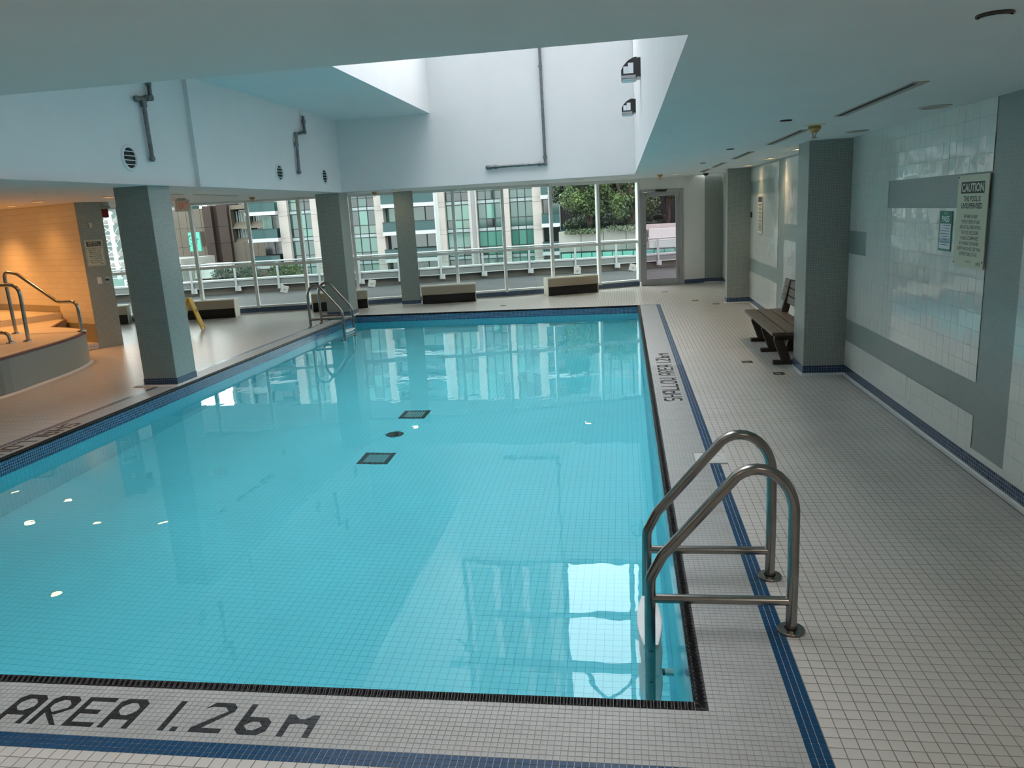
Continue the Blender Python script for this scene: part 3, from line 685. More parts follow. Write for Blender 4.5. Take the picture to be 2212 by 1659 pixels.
# ------------------------------------------------------------------ pool ladders
def ladder(x0, xe, ys, label, tread_label=None, top=.747):
    s = 1 if x0 > xe else -1                         # s: direction from the pool to the deck
    t = thing('pool_ladder', (x0, sum(ys)/2, 0), label, 'ladder')
    for y in ys:
        w = abs(x0-xe); X = lambda a: xe+s*a*w/.605
        pts = [(X(.605), y, .008), (X(.605), y, top-.02), (X(.40), y, top+.06), (X(0), y, .275), (X(-.008), y, -1.02)]
        P = [Vector((X(.605), y, .008)), Vector((X(.607), y, .30)), Vector((X(.605), y, .55))]
        for k in range(1, 12):                        # crook of the rail
            a = math.radians(-2+k*11.4); cx, cz, r = .605-.155, .55, .155
            P.append(Vector((X(cx+r*math.cos(a)), y, cz+(top-.55)/.155*r*math.sin(a))))
        P += list(fillet([P[-1], (X(.052), y, .345), (X(.0), y, .24), (X(-.004), y, .05), (X(-.010), y, -.98)], [.1, .1, .3]))[1:]
        MB().tube(P, .0242, 14).build('rail', 'steel', t, True)
        MB().tube([(X(0), y, .142), (X(.605), y, .142)], .0205, 12).build('cross_bar', 'steel', t, True)
        MB().lathe([(0, .006), (.030, .006), (.030, .014), (.056, .012), (.060, .006), (.060, 0)], (x0, y, 0), n=28).build('flange', 'steel', t, True)
        MB().tube(fillet([(X(-.009), y, -.92), (X(.03), y, -.93), (X(.085), y, -.93)], .03), .0235, 10).build('bumper_arm', 'rubber_dark', t, True)
        MB().tube([(X(.082), y, -.93), (X(.127), y, -.93)], .026, 12).build('bumper_cap', 'cap_pale', t, True)
    for k, zz in enumerate((-.105, -.37, -.635)):
        b = MB(); ya, yb = ys[0]+.026, ys[1]-.026; n = 12; vs = []
        for i in range(n+1):
            q = i/n; y = ya+(yb-ya)*q; hw = .034+.026*math.sin(PI*q)
            vs += [(xe-hw, y, zz-.022), (xe+hw, y, zz-.022), (xe+hw, y, zz-.004), (xe+hw*.9, y, zz), (xe-hw*.9, y, zz), (xe-hw, y, zz-.004)]
        fs = [(i*6+j, i*6+(j+1) % 6, i*6+6+(j+1) % 6, i*6+6+j) for i in range(n) for j in range(6)]+[(5, 4, 3, 2, 1, 0), tuple(n*6+j for j in range(6))]
        fixnormals(b.add(vs, fs).build('tread', 'tread_white', t))
        for y in (ys[0]-.026, ys[1]+.026):
            MB().lathe([(.011, -.003), (.011, .003), (0, .004)], (xe, y, zz-.012), 'Y', 12).build('bolt', 'steel', t)
    return t
ladder(.687, .082, (3.151, 3.655), 'bent steel pool ladder with white treads, on the deck side of the caution sign')
ladder(-5.765, -5.135, (13.297, 13.819), 'bent steel pool ladder at the far pool corner in front of a grey column', top=.768)

# ------------------------------------------------------------------ bench
t = thing('slatted_bench', (1.9, 9.76, 0), 'dark brown slatted bench with a back, half hidden behind the tiled pillar', 'bench')
for k in range(3):
    x = 1.625+k*.165; MB().bbox(x, x+.152, 8.80, 10.82, .342, .384, .005).build('seat_slat', 'bench_brown', t)
    for y in (8.93, 9.76, 10.52):
        for q in (.045, .107)[:1 if k else 1]: MB().lathe([(.009, 0), (.009, .002), (0, .003)], (x+.076, y, .384), n=10).build('bolt', 'bench_dark', t)
for k in range(3):
    z0 = .505+k*.1; xo = 2.118+k*.018
    b = MB(); b.bbox(-.018, .018, 8.80, 10.80, 0, .092, .005); b.rot(Matrix.Translation((xo, 0, z0)) @ Matrix.Rotation(.16, 4, 'Y')); b.build('back_slat', 'bench_brown', t)
    for y in (8.93, 10.52): MB().lathe([(.009, -.003), (.009, 0), (0, .0)], (xo-.012, y, z0+.046), 'X', 10).build('bolt', 'bench_dark', t)
for y in (8.90, 9.70, 10.47):
    MB().bbox(1.655, 2.20, y-.04, y+.04, .0, .045, .004).build('foot', 'bench_dark', t)
    def plank(p, q, w, th, nm):
        p, q = Vector(p), Vector(q); d = (q-p).normalized(); n = Vector((d.z, 0, -d.x)); b = MB(); vs = []
        for yy in (y-th/2, y+th/2): vs += [(*(p+n*w/2+Vector((0, yy-p.y, 0))),), (*(q+n*w/2+Vector((0, yy-q.y, 0))),), (*(q-n*w/2+Vector((0, yy-q.y, 0))),), (*(p-n*w/2+Vector((0, yy-p.y, 0))),)]
        fixnormals(b.add(vs, [(0, 1, 2, 3), (7, 6, 5, 4), (0, 4, 5, 1), (1, 5, 6, 2), (2, 6, 7, 3), (3, 7, 4, 0)]).build(nm, 'bench_dark', t))
    plank((1.80, y, .045), (1.705, y, .30), .10, .07, 'leg'); plank((2.0, y, .045), (2.185, y, .80), .085, .07, 'back_post')
    MB().bbox(1.665, 2.12, y-.035, y+.035, .285, .342, .003).build('seat_bearer', 'bench_dark', t)

# ------------------------------------------------------------------ heaters under the windows
def heater(pl, pr, label):
    a, c = Vector(pl), Vector(pr); d = (c-a).normalized(); L = 1.2; mid = (a+c)/2; rz = math.atan2(d.y, d.x)
    t = thing('fan_heater', (mid.x, mid.y, 0), label, 'heater', 'floor heaters along the windows', rz=rz); w = L/2; D = .33; h = .392
    def B(nm, mt, *q, **k): return MB().bbox(*q, .004).build(nm, mt, t, world=False)
    B('end_panel', 'heater_ivory', -w, -w+.018, 0, D, 0, h); B('end_panel', 'heater_ivory', w-.018, w, 0, D, 0, h)
    B('front_panel', 'heater_tan', -w+.018, w-.018, .002, .022, .198, h-.004); B('back_panel', 'heater_ivory', -w+.018, w-.018, D-.02, D, 0, h-.004)
    B('intake', 'black_void', -w+.018, w-.018, .03, D-.02, .004, .198)
    B('top_panel', 'heater_ivory', -w+.018, w-.018, .0, .07, h-.02, h); B('top_panel', 'heater_ivory', -w+.018, w-.018, .20, D, h-.02, h)
    MB().box(-w+.02, w-.02, .06, .21, .2, h-.035).build('grille_well', 'slot_dark', t, world=False)
    for k in range(24):
        x = -w+.06+k*(L-.12)/23; MB().box(x-.003, x+.003, .07, .20, h-.03, h-.006).build('grille_bar', 'heater_ivory', t, world=False)
heater((-1.71, 16.99), (-.59, 17.45), 'tan and black floor heater by the windows next to the glass door')
heater((-4.42, 16.30), (-3.27, 16.53), 'tan and black floor heater right beside the grey window column')
heater((-6.70, 15.62), (-5.58, 16.08), 'tan and black floor heater half hidden behind the grey pool corner column')
heater((-9.42, 15.0), (-8.28, 15.22), 'tan and black floor heater behind the yellow floor sign')
heater((-11.55, 14.32), (-10.50, 14.80), 'floor heater seen through the gap behind the hot tub pillar')

# ------------------------------------------------------------------ hot tub alcove
EV = Vector((-.903, .43, 0)); NV = Vector((.43, .903, 0)); P0 = Vector((-8.82, 11.58, 0)); AZ = math.atan2(EV.y, EV.x)
wa = thing('wall_alcove', P0, kind='structure', rz=AZ)
MB().box(.015, 3.75, -.42, 0, .0, 2.6).build('tile_face', 'alcove_tile', wa, world=False)
MB().box(0, .02, -.421, .001, .0, 2.6).build('mosaic_end', 'column_mosaic', wa, world=False)
MB().box(.02, 3.75, .0, .008, .10, .42).build('plinth_mosaic', 'plinth_mosaic', wa, world=False); MB().box(1.1, 3.7, 0, .01, .6, .70).build('plinth_mosaic', 'plinth_mosaic', wa, world=False)
lg = thing('tiled_ledge', P0, 'low white tiled ledge with a dark red edge at the foot of the alcove wall', 'ledge', rz=AZ)
MB().box(.0, .86, .008, .30, 0, .10).build('body', 'floor_far', lg, world=False); MB().box(-.004, .86, .285, .304, .092, .106).build('edge', 'red_edge', lg, world=False)
tub = thing('hot_tub', (-9.7, 9.2, 0), 'raised round hot tub platform clad in grey mosaic with a dark red rim', 'hot tub')
arc = smooth_path([(-9.6, 5.6), (-8.5, 6.1), (-7.8, 6.95), (-7.53, 7.95), (-7.60, 8.70), (-7.735, 9.48), (-7.90, 10.02), (-8.16, 10.46), (-8.55, 10.74), (-9.1, 10.95)], 6)
arc = [(p[0], p[1]) for p in [(*q,) if len(q) == 2 else (q[0], q[1]) for q in arc]]
wallp = [tuple((P0+EV*s-NV*.02)[:2]) for s in (.9, 3.7)]
poly = arc+wallp+[(-12.9, 12.4), (-12.9, 5.6)]
ZT = .475
MB().prism(poly, 0, ZT-.03).build('side', 'tub_side', tub); 
def inset(P, e): 
    c = Vector((-10.3, 9, 0)); return [((p[0]-c.x)*(1-e)+c.x, (p[1]-c.y)*(1-e)+c.y) for p in P]
MB().prism([( -10.3+(p[0]+10.3)*1.003, 9+(p[1]-9)*1.003) for p in arc]+wallp+[(-12.9, 12.4), (-12.9, 5.6)], ZT-.03, ZT).build('rim', 'red_edge', tub)
MB().prism(inset(poly, .018), ZT-.01, ZT+.003).build('deck', 'tub_deck', tub)
b = MB(); n = len(arc)
for i in range(n-1):
    pass
b.add([(*p, .022) for p in arc]+[(*[(p[k]-(-10.3, 9)[k])*1.006+(-10.3, 9)[k] for k in (0, 1)], .010) for p in arc]+[(*[(p[k]-(-10.3, 9)[k])*1.016+(-10.3, 9)[k] for k in (0, 1)], -.001) for p in arc], [(r*n+i, r*n+n+i, r*n+n+i+1, r*n+i+1) for r in range(2) for i in range(n-1)])
b.build('cove', 'cove_white', tub, True)
MB().lathe([(1.10, ZT), (1.10, ZT+.02), (1.02, ZT+.02), (1.0, ZT-.05)], (-9.75, 8.75, 0), n=48, caps=False).build('basin_rim', 'cove_white', tub, True)
st = thing('tub_step', P0+EV*2.3, 'white tiled step with a dark red edge beside the hot tub rail', 'step', rz=AZ)
MB().box(-1.25, 1.35, .012, 1.0, ZT+.003, .585).build('body', 'tub_deck', st, world=False); MB().box(-1.256, 1.35, .99, 1.006, .572, .59).build('edge', 'red_edge', st, world=False); MB().box(-1.256, 1.35, 1.0, 1.003, ZT+.003, .572).build('riser', 'floor_far', st, world=False)
def rail(label, pts, r, feet, rad=.1):
    pts = [(p[0], p[1], max(p[2], ZT+.004)) for p in pts]
    t = thing('grab_rail', (pts[0][0], pts[0][1], ZT), label, 'rail')
    MB().tube(fillet(pts, rad), .026, 12).build('tube', 'bright_steel', t, True)
    for f in feet: MB().lathe([(0, .022), (.034, .022), (.062, .014), (.065, 0)], (f[0], f[1], ZT+.003), n=20).build('flange', 'bright_steel', t, True)
rail('tall bent steel rail sloping down to the hot tub edge', [(-9.19, 10.29, ZT), (-9.20, 10.29, 1.42), (-8.98, 10.29, 1.37), (-8.40, 10.29, .93), (-8.08, 10.29, .925), (-8.08, 10.29, ZT)], 0, [(-9.19, 10.29), (-8.08, 10.29)], [.12, .1, .12, .12])
rail('shorter arched steel rail standing on the hot tub deck', [(-8.284, 9.463, ZT), (-8.27, 9.463, 1.265), (-9.15, 9.463, 1.27), (-9.3, 9.463, .55)], 0, [(-8.284, 9.463)], .16)
rail('low steel hoop rail beside the hot tub basin', [(-8.451, 9.341, ZT), (-8.47, 9.341, .62), (-8.95, 9.341, .63), (-9.1, 9.341, .482)], 0, [(-8.451, 9.341)], .12)
# things on the pillar end of the alcove wall
def onend(s, z, o=.0): p = P0+NV*s-EV*o; return Vector((p.x, p.y, z))
def endbox(s0, s1, z0, z1, o0, o1):
    b = MB(); vs = [onend(s, z, o) for o in (o0, o1) for z in (z0, z1) for s in (s0, s1)]
    return b.add(vs, [(0, 1, 3, 2), (4, 6, 7, 5), (0, 4, 5, 1), (2, 3, 7, 6), (0, 2, 6, 4), (1, 5, 7, 3)])
t = thing('emergency_sign', onend(.2, 1.4), 'cream emergency stop button sign on the grey pillar', 'sign')
fixnormals(endbox(.045, .345, 1.375, 1.80, .001, .006).build('plate', 'sign_cream', t))
for q in ((.055, .335, 1.385, 1.388), (.055, .335, 1.787, 1.790), (.055, .058, 1.385, 1.790), (.332, .335, 1.385, 1.790)): endbox(*q, .006, .0066).build('border', 'sign_black', t)
endbox(.075, .315, 1.695, 1.775, .006, .007).build('heading_bar', 'sign_black', t)
TX = ['IN THE EVENT OF AN', 'EMERGENCY, PUSH', 'EMERGENCY STOP', 'BUTTON AND USE', 'EMERGENCY PHONE.', 'AN AUDIBLE AND', 'VISUAL SIGNAL WILL', 'BE ACTIVATED.']
for k, s in enumerate(['EMERGENCY', 'STOP BUTTON']): text_on('heading', s, 'sign_cream', t, onend(.195, 1.74-k*.036, .0076), NV, (0, 0, 1), .20, .026, .01)
for k, s in enumerate(TX): text_on('text_line', s, 'sign_black', t, onend(.195, 1.655-k*.034, .0068), NV, (0, 0, 1), .013*len(s)+.01, .023, .012)
text_on('maker_mark', 'EPL', 'sign_black', t, onend(.295, 1.396, .0068), NV, (0, 0, 1), .05, .018, .012)
t = thing('wall_plate', onend(.2, 1.13), 'blank white switch plate under the emergency sign', 'switch'); fixnormals(endbox(.155, .225, 1.075, 1.185, .001, .009).build('plate', 'paper_white', t))
t = thing('key_switch', onend(.31, 1.12), 'small steel key switch plate on the grey pillar edge', 'switch'); fixnormals(endbox(.285, .36, 1.065, 1.185, .001, .007).build('plate', 'bright_steel', t))
b = MB(); b.tube([onend(.322, 1.13, .006), onend(.322, 1.13, .035)], .018, 12); b.build('knob', 'drain_dark', t)
t = thing('thermostat', onend(.2, 2.04), 'small ivory thermostat plate high on the grey pillar', 'thermostat'); fixnormals(endbox(.165, .22, 2.0, 2.085, .001, .016).build('plate', 'plate_ivory', t))
t = thing('alarm_strobe', (-8.76, 12.2, 2.41), 'dark red alarm strobe hanging from a grey ceiling mount', 'alarm')
MB().lathe([(.085, 0), (.085, -.07), (.10, -.075), (.10, -.11), (.06, -.115)], (-8.76, 12.2, 2.418), n=24).build('mount', 'strobe_grey', t, True)
b = MB(); b.bbox(-.06, .06, -.045, .045, 2.16, 2.31, .006); b.rot(Matrix.Translation((-8.76, 12.2, 0)) @ Matrix.Rotation(.6, 4, 'Z')); b.build('lens', 'strobe_red', t)
t = thing('exit_sign', (-7.57, 12.62, 2.41), 'cream exit sign with red letters hanging from the ceiling', 'sign', rz=math.radians(50))
MB().bbox(-.125, .125, -.045, .045, -.215, -.02, .01).build('housing', 'exit_cream', t, world=False); MB().bbox(-.07, .07, -.02, .02, -.02, .008, .003).build('canopy', 'exit_cream', t, world=False)
Rm = Matrix.Rotation(math.radians(50), 3, 'Z'); pf = Vector((-7.57, 12.62, 2.41))+Rm @ Vector((.012, -.0465, -.172))
text_on('lettering', 'EXIT', 'exit_red', t, pf, Rm @ Vector((1, 0, 0)), (0, 0, 1), .165, .11, 0)
# yellow floor sign
t = thing('wet_floor_sign', (-8.25, 13.52, 0), 'yellow folding wet floor caution sign standing open', 'sign', rz=.30)
for s in (-1, 1):
    b = MB(); vs = []
    for yy in (-.011, .011):
        vs += [(-.14, yy, .05), (-.14, yy, 0), (-.10, yy, 0), (-.09, yy, .04), (.09, yy, .04), (.10, yy, 0), (.14, yy, 0), (.14, yy, .05), (.115, yy, .60), (.09, yy, .635), (-.09, yy, .635), (-.115, yy, .60)]
    n = 12; fs = [tuple(range(n-1, -1, -1)), tuple(range(n, 2*n))]+[(i, (i+1) % n, n+(i+1) % n, n+i) for i in range(n)]
    b.add(vs, fs).rot(Matrix.Translation((s*.19, 0, .005)) @ Matrix.Rotation(s*-.28, 4, 'Y') @ Matrix.Rotation(s*PI/2, 4, 'Z')); o = fixnormals(b.build('panel', 'caution_yellow', t, world=False))
    Rr = (Matrix.Translation((s*.19, 0, .005)) @ Matrix.Rotation(s*-.28, 4, 'Y') @ Matrix.Rotation(s*PI/2, 4, 'Z'))
    wm = WM[t.name]; 
    for k, (tx, zz, ww, hh) in enumerate((('CAUTION', .34, .19, .06),)):
        org = wm @ (Rr @ Vector((0, -.0125, zz))); u = (wm.to_3x3() @ (Rr.to_3x3() @ Vector((1, 0, 0)))); v = (wm.to_3x3() @ (Rr.to_3x3() @ Vector((0, 0, 1))))
        text_on('lettering', tx, 'sign_black', t, org, u, v, ww, hh, .02)

# ------------------------------------------------------------------ pipes, vents and lamps in the well
def pipe(label, pts, r=.022, flanges=(), tee=None):
    t = thing('metal_pipe', pts[0], label, 'pipe')
    for a, c in zip(pts[:-1], pts[1:]): MB().tube([a, c], r, 12).build('run', 'galvanised', t, True)
    for q in pts[1:-1]: MB().lathe([(0, -r*1.5), (r*1.1, -r*1.2), (r*1.5, 0), (r*1.1, r*1.2), (0, r*1.5)], q, n=14).build('elbow', 'galvanised', t, True)
    for q in flanges: MB().tube([(q[0][0], q[0][1], q[0][2]), q[1]], r*1.45, 12).build('coupling', 'galvanised', t, True)
    return t
xp = WX0-.06+.045
pipe('short jointed grey pipe with a tee near the round vent over the hot tub side', [(xp, 8.69, 3.70), (xp, 8.70, 3.39), (xp, 8.42, 3.345), (xp-.02, 8.40, 3.345)], .024, [((xp, 8.69, 3.60), (xp, 8.69, 3.53)), ((xp, 8.66, 3.385), (xp, 8.60, 3.375))])
pipe('straight grey drop pipe hanging below the jointed tee pipe', [(xp, 8.54, 3.335), (xp, 8.55, 2.70), (xp-.02, 8.53, 2.69)], .024, [((xp, 8.54, 3.345), (xp, 8.542, 3.27))])
xp = WX0+.045
pipe('bent grey pipe between two round vents on the well wall', [(xp, 13.0, 3.66), (xp, 13.0, 3.40), (xp, 12.62, 3.33), (xp, 12.585, 2.72), (xp-.02, 12.58, 2.71)], .024, [((xp, 13.0, 3.60), (xp, 13.0, 3.54)), ((xp, 12.60, 3.2), (xp, 12.60, 3.13))])
yp = WY1-.045
pipe('long vertical galvanised pipe turning left on the bright far well wall', [(-1.43, yp, 4.95), (-1.41, yp, 2.72), (-2.50, yp, 2.715), (-2.50, yp+.02, 2.715)], .026, [((-1.41, yp, 2.80), (-1.41, yp, 2.86)), ((-1.49, yp, 2.72), (-1.55, yp, 2.72)), ((-2.32, yp, 2.716), (-2.38, yp, 2.716)), ((-2.42, yp, 2.716), (-2.48, yp, 2.716)), ((-1.43, yp, 4.40), (-1.43, yp, 4.43))])
def vent(x, y, z, r, label):
    t = thing('round_vent', (x, y, z), label, 'vent', 'round vents on the well wall')
    MB().lathe([(r, 0), (r, .012), (r*.94, .02), (r*.80, .018), (r*.76, .004)], (x, y, z), 'X', 32, False).build('ring', 'paint_white', t, True)
    MB().lathe([(r*.77, .001), (0, .0012)], (x, y, z), 'X', 24).build('throat', 'black_void', t)
    for k in range(4):
        zz = z-r*.5+k*r*.33; hw = math.sqrt(max(.01, (r*.76)**2-(zz-z)**2)); b = MB(); b.box(x+.002, x+.016, y-hw, y+hw, zz-.004, zz+.004); b.build('louvre', 'paint_white', t)
vent(WX0-.06, 8.18, 2.69, .145, 'large round white vent beside the jointed drop pipe'); vent(WX0, 11.9, 2.685, .14, 'round white vent to the near side of the bent pipe'); vent(WX0, 13.79, 2.70, .14, 'round white vent closest to the corner of the well')
for y, lb in ((9.25, 'dark wall pack lamp on the white well wall, the one nearer the skylight edge'), (12.6, 'dark wall pack lamp on the white well wall, the one nearer the far corner')):
    t = thing('wall_pack_lamp', (WX1, y, 3.35), lb, 'lamp'); b = MB()
    pr = [(0, -.10), (-.045, -.10), (-.045, -.115), (-.215, -.115), (-.215, -.02), (-.19, .025), (-.14, .075), (-.08, .105), (-.045, .11), (-.045, .10), (0, .10)]
    n = len(pr); vs = [(WX1+q[0], y+s, 3.36+q[1]) for s in (-.12, .12) for q in pr]; fs = [tuple(range(n)), tuple(range(2*n-1, n-1, -1))]+[(i, n+i, n+(i+1) % n, (i+1) % n) for i in range(n)]
    fixnormals(b.add(vs, fs).build('housing', 'camera_dome', t))
    MB().box(WX1-.213, WX1-.055, y-.124, y-.12, 3.248, 3.282).build('lens', 'aluminium', t); MB().box(WX1-.20, WX1-.065, y-.115, y+.115, 3.236, 3.246).build('lens_bottom', 'paper_white', t)
    MB().box(WX1-.19, WX1-.14, y-.122, y-.12, 3.30, 3.375).build('sticker', 'paper_white', t); MB().box(WX1-.138, WX1-.08, y-.122, y-.12, 3.30, 3.41).build('sticker', 'paper_white', t)

# ------------------------------------------------------------------ ceiling fittings
def downlight(x, y, r, label, lit=None, power=0, grp='recessed downlights'):
    z = zc(y); t = thing('recessed_downlight', (x, y, z), label, 'downlight', grp)
    MB().lathe([(r, .001), (r, -.006), (r*.82, -.010), (r*.76, -.004)], (x, y, z), n=28, caps=False).build('trim_ring', 'lamp_trim', t, True)
    MB().lathe([(r*.78, -.003), (0, -.0035)], (x, y, z), n=24).build('lens', {None: 'lamp_off', 'w': 'lamp_glow', 'a': 'lamp_glow_amber', 'n': 'lamp_glow'}[lit], t)
    if power:
        l = bpy.data.lights.new('bulb', 'SPOT'); l.energy = power; l.spot_size = math.radians(165 if lit == 'n' else 125); l.spot_blend = 1.0; l.shadow_soft_size = r*.7
        l.color = {'w': (1, .70, .40), 'a': (1, .44, .12), 'n': (1, .90, .80)}[lit]
        o = bpy.data.objects.new('bulb', l); COL.objects.link(o); o.parent = t; o.location = (0, 0, -.02)
for y, lit, lb in ((5.65, None, 'unlit recessed downlight over the caution sign by the tiled wall'), (7.4, None, 'unlit recessed downlight next to the tiled pillar top'), (9.65, 'w', 'lit warm downlight just past the tiled pillar'), (11.55, 'w', 'lit warm downlight over the bench end of the tiled wall'), (13.55, 'w', 'lit warm downlight in front of the rules sign')):
    downlight(2.05, y, .10, lb, lit, 16 if lit else 0)
downlight(1.085, 16.2, .10, 'lit warm downlight before the glass door', 'w', 12)
for x, y, l, p, lb in ((-9.78, 10.45, 'a', 80, 'amber downlight above the tall hot tub rail'), (-8.58, 10.49, 'a', 40, 'amber downlight above the rounded hot tub rim'), (-7.44, 10.51, 'a', 26, 'amber downlight over the deck between tub and pool'), (-7.44, 8.15, 'a', 34, 'amber downlight over the deck nearer the hot tub front'), (-9.86, 11.45, 'a', 30, 'amber downlight washing the alcove wall'), (-11.3, 11.9, 'a', 130, 'amber downlight deep in the hot tub alcove'), (-4.72, 15.95, 'w', 4, 'warm downlight by the grey window column'), (-.87, 16.2, 'w', 16, 'warm downlight above the heater by the door')):
    downlight(x, y, .09, lb, l, p)
for x, y, lb in ((1.35, .5, 'downlight over the deck between the ladder and the entrance'), (-.9, .5, 'downlight before the shallow end lettering'), (-3.2, .5, 'downlight above the deck along the shallow end'), (1.35, -1.5, 'downlight by the entrance wall'), (-5.8, .5, 'downlight over the corner of the shallow end')): downlight(x, y, .10, 'added unseen neutral '+lb, 'n', 35)  # fill lamps added behind the camera to brighten the near deck; fittings assumed
def slot(x0, x1, y0, y1, label, along='y'):
    z = zc((y0+y1)/2)-.0; t = thing('slot_diffuser', ((x0+x1)/2, (y0+y1)/2, z), label, 'diffuser', 'ceiling slot diffusers')
    za = min(zc(y0), zc(y1))-.002
    m_ = (x0+x1)/2
    b = MB(); b.box(x0, x0+.004, y0, y1, za-.004, za+.01); b.box(x1-.004, x1, y0, y1, za-.004, za+.01); b.box(x0, x1, y0-.02, y0, za-.004, za+.01); b.box(x0, x1, y1, y1+.02, za-.004, za+.01); b.build('frame', 'lamp_off', t)
    MB().box(x0+.004, m_, y0, y1, za-.002, za+.01).build('throat', 'slot_dark', t); MB().box(m_, x1-.004, y0, y1, za-.0045, za+.01).build('blade', 'heater_ivory' if False else 'strobe_grey', t)
for (a, c), lb in zip(((4.33, 5.77), (6.87, 8.35), (9.6, 10.96), (12.03, 13.37), (14.1, 15.3)), ('nearest the caution sign', 'beside the near tiled pillar', 'over the bench', 'opposite the rules sign', 'by the far tiled pillar')):
    slot(1.45, 1.53, a, c, 'long narrow ceiling slot diffuser '+lb)
slot(-6.69, -6.61, 9.9, 11.1, 'long narrow ceiling slot diffuser before the exit sign'); slot(-6.69, -6.61, 11.5, 12.8, 'long narrow ceiling slot diffuser past the exit sign')
def disc(x, y, r, label, nm='ceiling_cap'):
    t = thing(nm, (x, y, zc(y)), label, 'cap', 'small ceiling caps'); MB().lathe([(r, .001), (r, -.006), (r*.9, -.008)], (x, y, zc(y)), n=24, caps=False).build('rim', 'lamp_trim_dark', t, True); MB().lathe([(r*.86, -.012), (0, -.013)], (x, y, zc(y)), n=20).build('cover', 'paint_ceiling', t)
disc(1.18, 2.81, .055, 'small round ceiling cap with a dark rim near the skylight corner')
for y, lb in ((5.88, 'beside the nearest slot'), (8.8, 'beside the second slot'), (11.7, 'beside the third slot')): disc(1.15, y, .042, 'tiny round ceiling cap '+lb)
def sprinkler(x, y, label):
    z = zc(y); t = thing('sprinkler_head', (x, y, z), label, 'sprinkler', 'brass ceiling sprinklers')
    MB().lathe([(.085, 0), (.080, -.006), (.045, -.010)], (x, y, z), n=24).build('escutcheon', 'exit_cream', t, True); MB().lathe([(.045, -.008), (.05, -.03), (.03, -.055), (.018, -.06)], (x, y, z), n=16).build('body', 'brass', t, True)
    for s in (-1, 1): MB().tube([(x+s*.016, y, z-.058), (x+s*.006, y, z-.095)], .004, 6).build('arm', 'brass', t)
    MB().lathe([(.024, -.095), (.024, -.099), (0, -.10)], (x, y, z), n=14).build('deflector', 'brass', t)
for x, y, lb in ((1.47, 6.43, 'ceiling sprinkler between the first two slots'), (.72, 15.6, 'ceiling sprinkler near the glass door'), (-6.95, 14.0, 'ceiling sprinkler in front of the windows past the exit sign'), (-4.97, 15.3, 'ceiling sprinkler next to the pool corner column')): sprinkler(x, y, lb)
t = thing('dome_camera', (1.63, 16.0, zc(16)), 'small black dome camera on the ceiling by the corner pillar', 'camera')
MB().lathe([(.075, 0), (.075, -.02), (.06, -.024)], (1.63, 16.0, zc(16)), n=20).build('base', 'paint_white', t, True); MB().lathe([(.058, -.02), (.052, -.05), (.03, -.07), (0, -.076)], (1.63, 16.0, zc(16)), n=20).build('dome', 'camera_dome', t, True)

# floor drains and outlets in the deck
for x, y, lb in ((1.40, 9.07, 'square dark floor drain in front of the bench'), (1.63, 8.40, 'square dark floor drain beside the tiled pillar foot'), (1.675, 14.6, 'square dark floor drain beside the far tiled pillar'), (.85, 17.0, 'square dark floor drain before the glass door'), (1.35, 15.2, 'square dark floor drain between door and far pillar'), (-2.51, 15.56, 'square dark floor drain between the heaters and the pool'), (-6.02, 8.52, 'square dark floor drain beside the column at the hot tub side')):
    t = thing('deck_drain', (x, y, 0), lb, 'drain', 'deck drains'); MB().bbox(x-.06, x+.06, y-.06, y+.06, -.003, .0025, .0012).build('plate', 'drain_dark', t)
    MB().lathe([(.036, .0025), (.034, .0045), (0, .005)], (x, y, 0), n=20).build('cap', 'bright_steel', t, True)

# ------------------------------------------------------------------ signs on the tiled wall
def wallpanel(t, nm, mt, y0, y1, z0, z1, o0, o1): return MB().box(XW-o1, XW-o0, y0, y1, z0, z1).build(nm, mt, t)
U = (0, -1, 0); V = (0, 0, 1)
t = thing('caution_sign', (XW-.01, 5.51, 1.33), 'tall cream pool caution sign screwed to the tiled wall', 'sign'); O = XW-.0182
wallpanel(t, 'plate', 'sign_cream', 5.28, 5.735, 1.335, 1.935, .012, .018); wallpanel(t, 'heading_bar', 'sign_black', 5.335, 5.68, 1.815, 1.89, .018, .0184)
text_on('heading', 'CAUTION', 'sign_cream', t, (O-.0006, 5.508, 1.825), U, V, .325, .056, .025)
for s, z, w, h in (('THIS POOL IS', 1.762, .25, .037), ('UNSUPERVISED', 1.717, .315, .037)): text_on('text_line', s, 'sign_black', t, (O, 5.508, z), U, V, w, h, .03)
for k, (s, w) in enumerate((('BATHERS UNDER', .20), ('TWELVE YEARS OF AGE', .27), ('ARE NOT ALLOWED WITHIN', .31), ('THE POOL ENCLOSURE', .26), ('UNLESS ACCOMPANIED', .265), ('BY A PARENT OR HIS/HER', .29), ('AGENT WHO IS NOT LESS THAN', .35), ('SIXTEEN YEARS OF AGE.', .27))): text_on('text_line', s, 'sign_black', t, (O, 5.508, 1.655-k*.0352), U, V, w, .024, .012)
text_on('text_line', 'ONT. REG. 565', 'sign_black', t, (O, 5.50, 1.366), U, V, .085, .013, .01); text_on('maker_mark', 'EPL', 'sign_black', t, (O, 5.345, 1.353), U, V, .07, .022, .015)
for y, z in ((5.722, 1.922), (5.722, 1.36), (5.292, 1.38)): MB().lathe([(.006, 0), (.006, .002), (0, .003)], (XW-.021, y, z), 'X', 10).build('screw', 'sign_black', t)
t = thing('inspection_notice', (XW-.01, 5.92, 1.42), 'green and white pass inspection notice next to the caution sign', 'notice')
wallpanel(t, 'sheet', 'pass_green', 5.815, 6.035, 1.42, 1.70, .008, .010); wallpanel(t, 'form_area', 'paper_white', 5.83, 6.02, 1.435, 1.612, .010, .0106); wallpanel(t, 'stamp_area', 'pass_blue', 5.835, 6.015, 1.475, 1.51, .0106, .011)
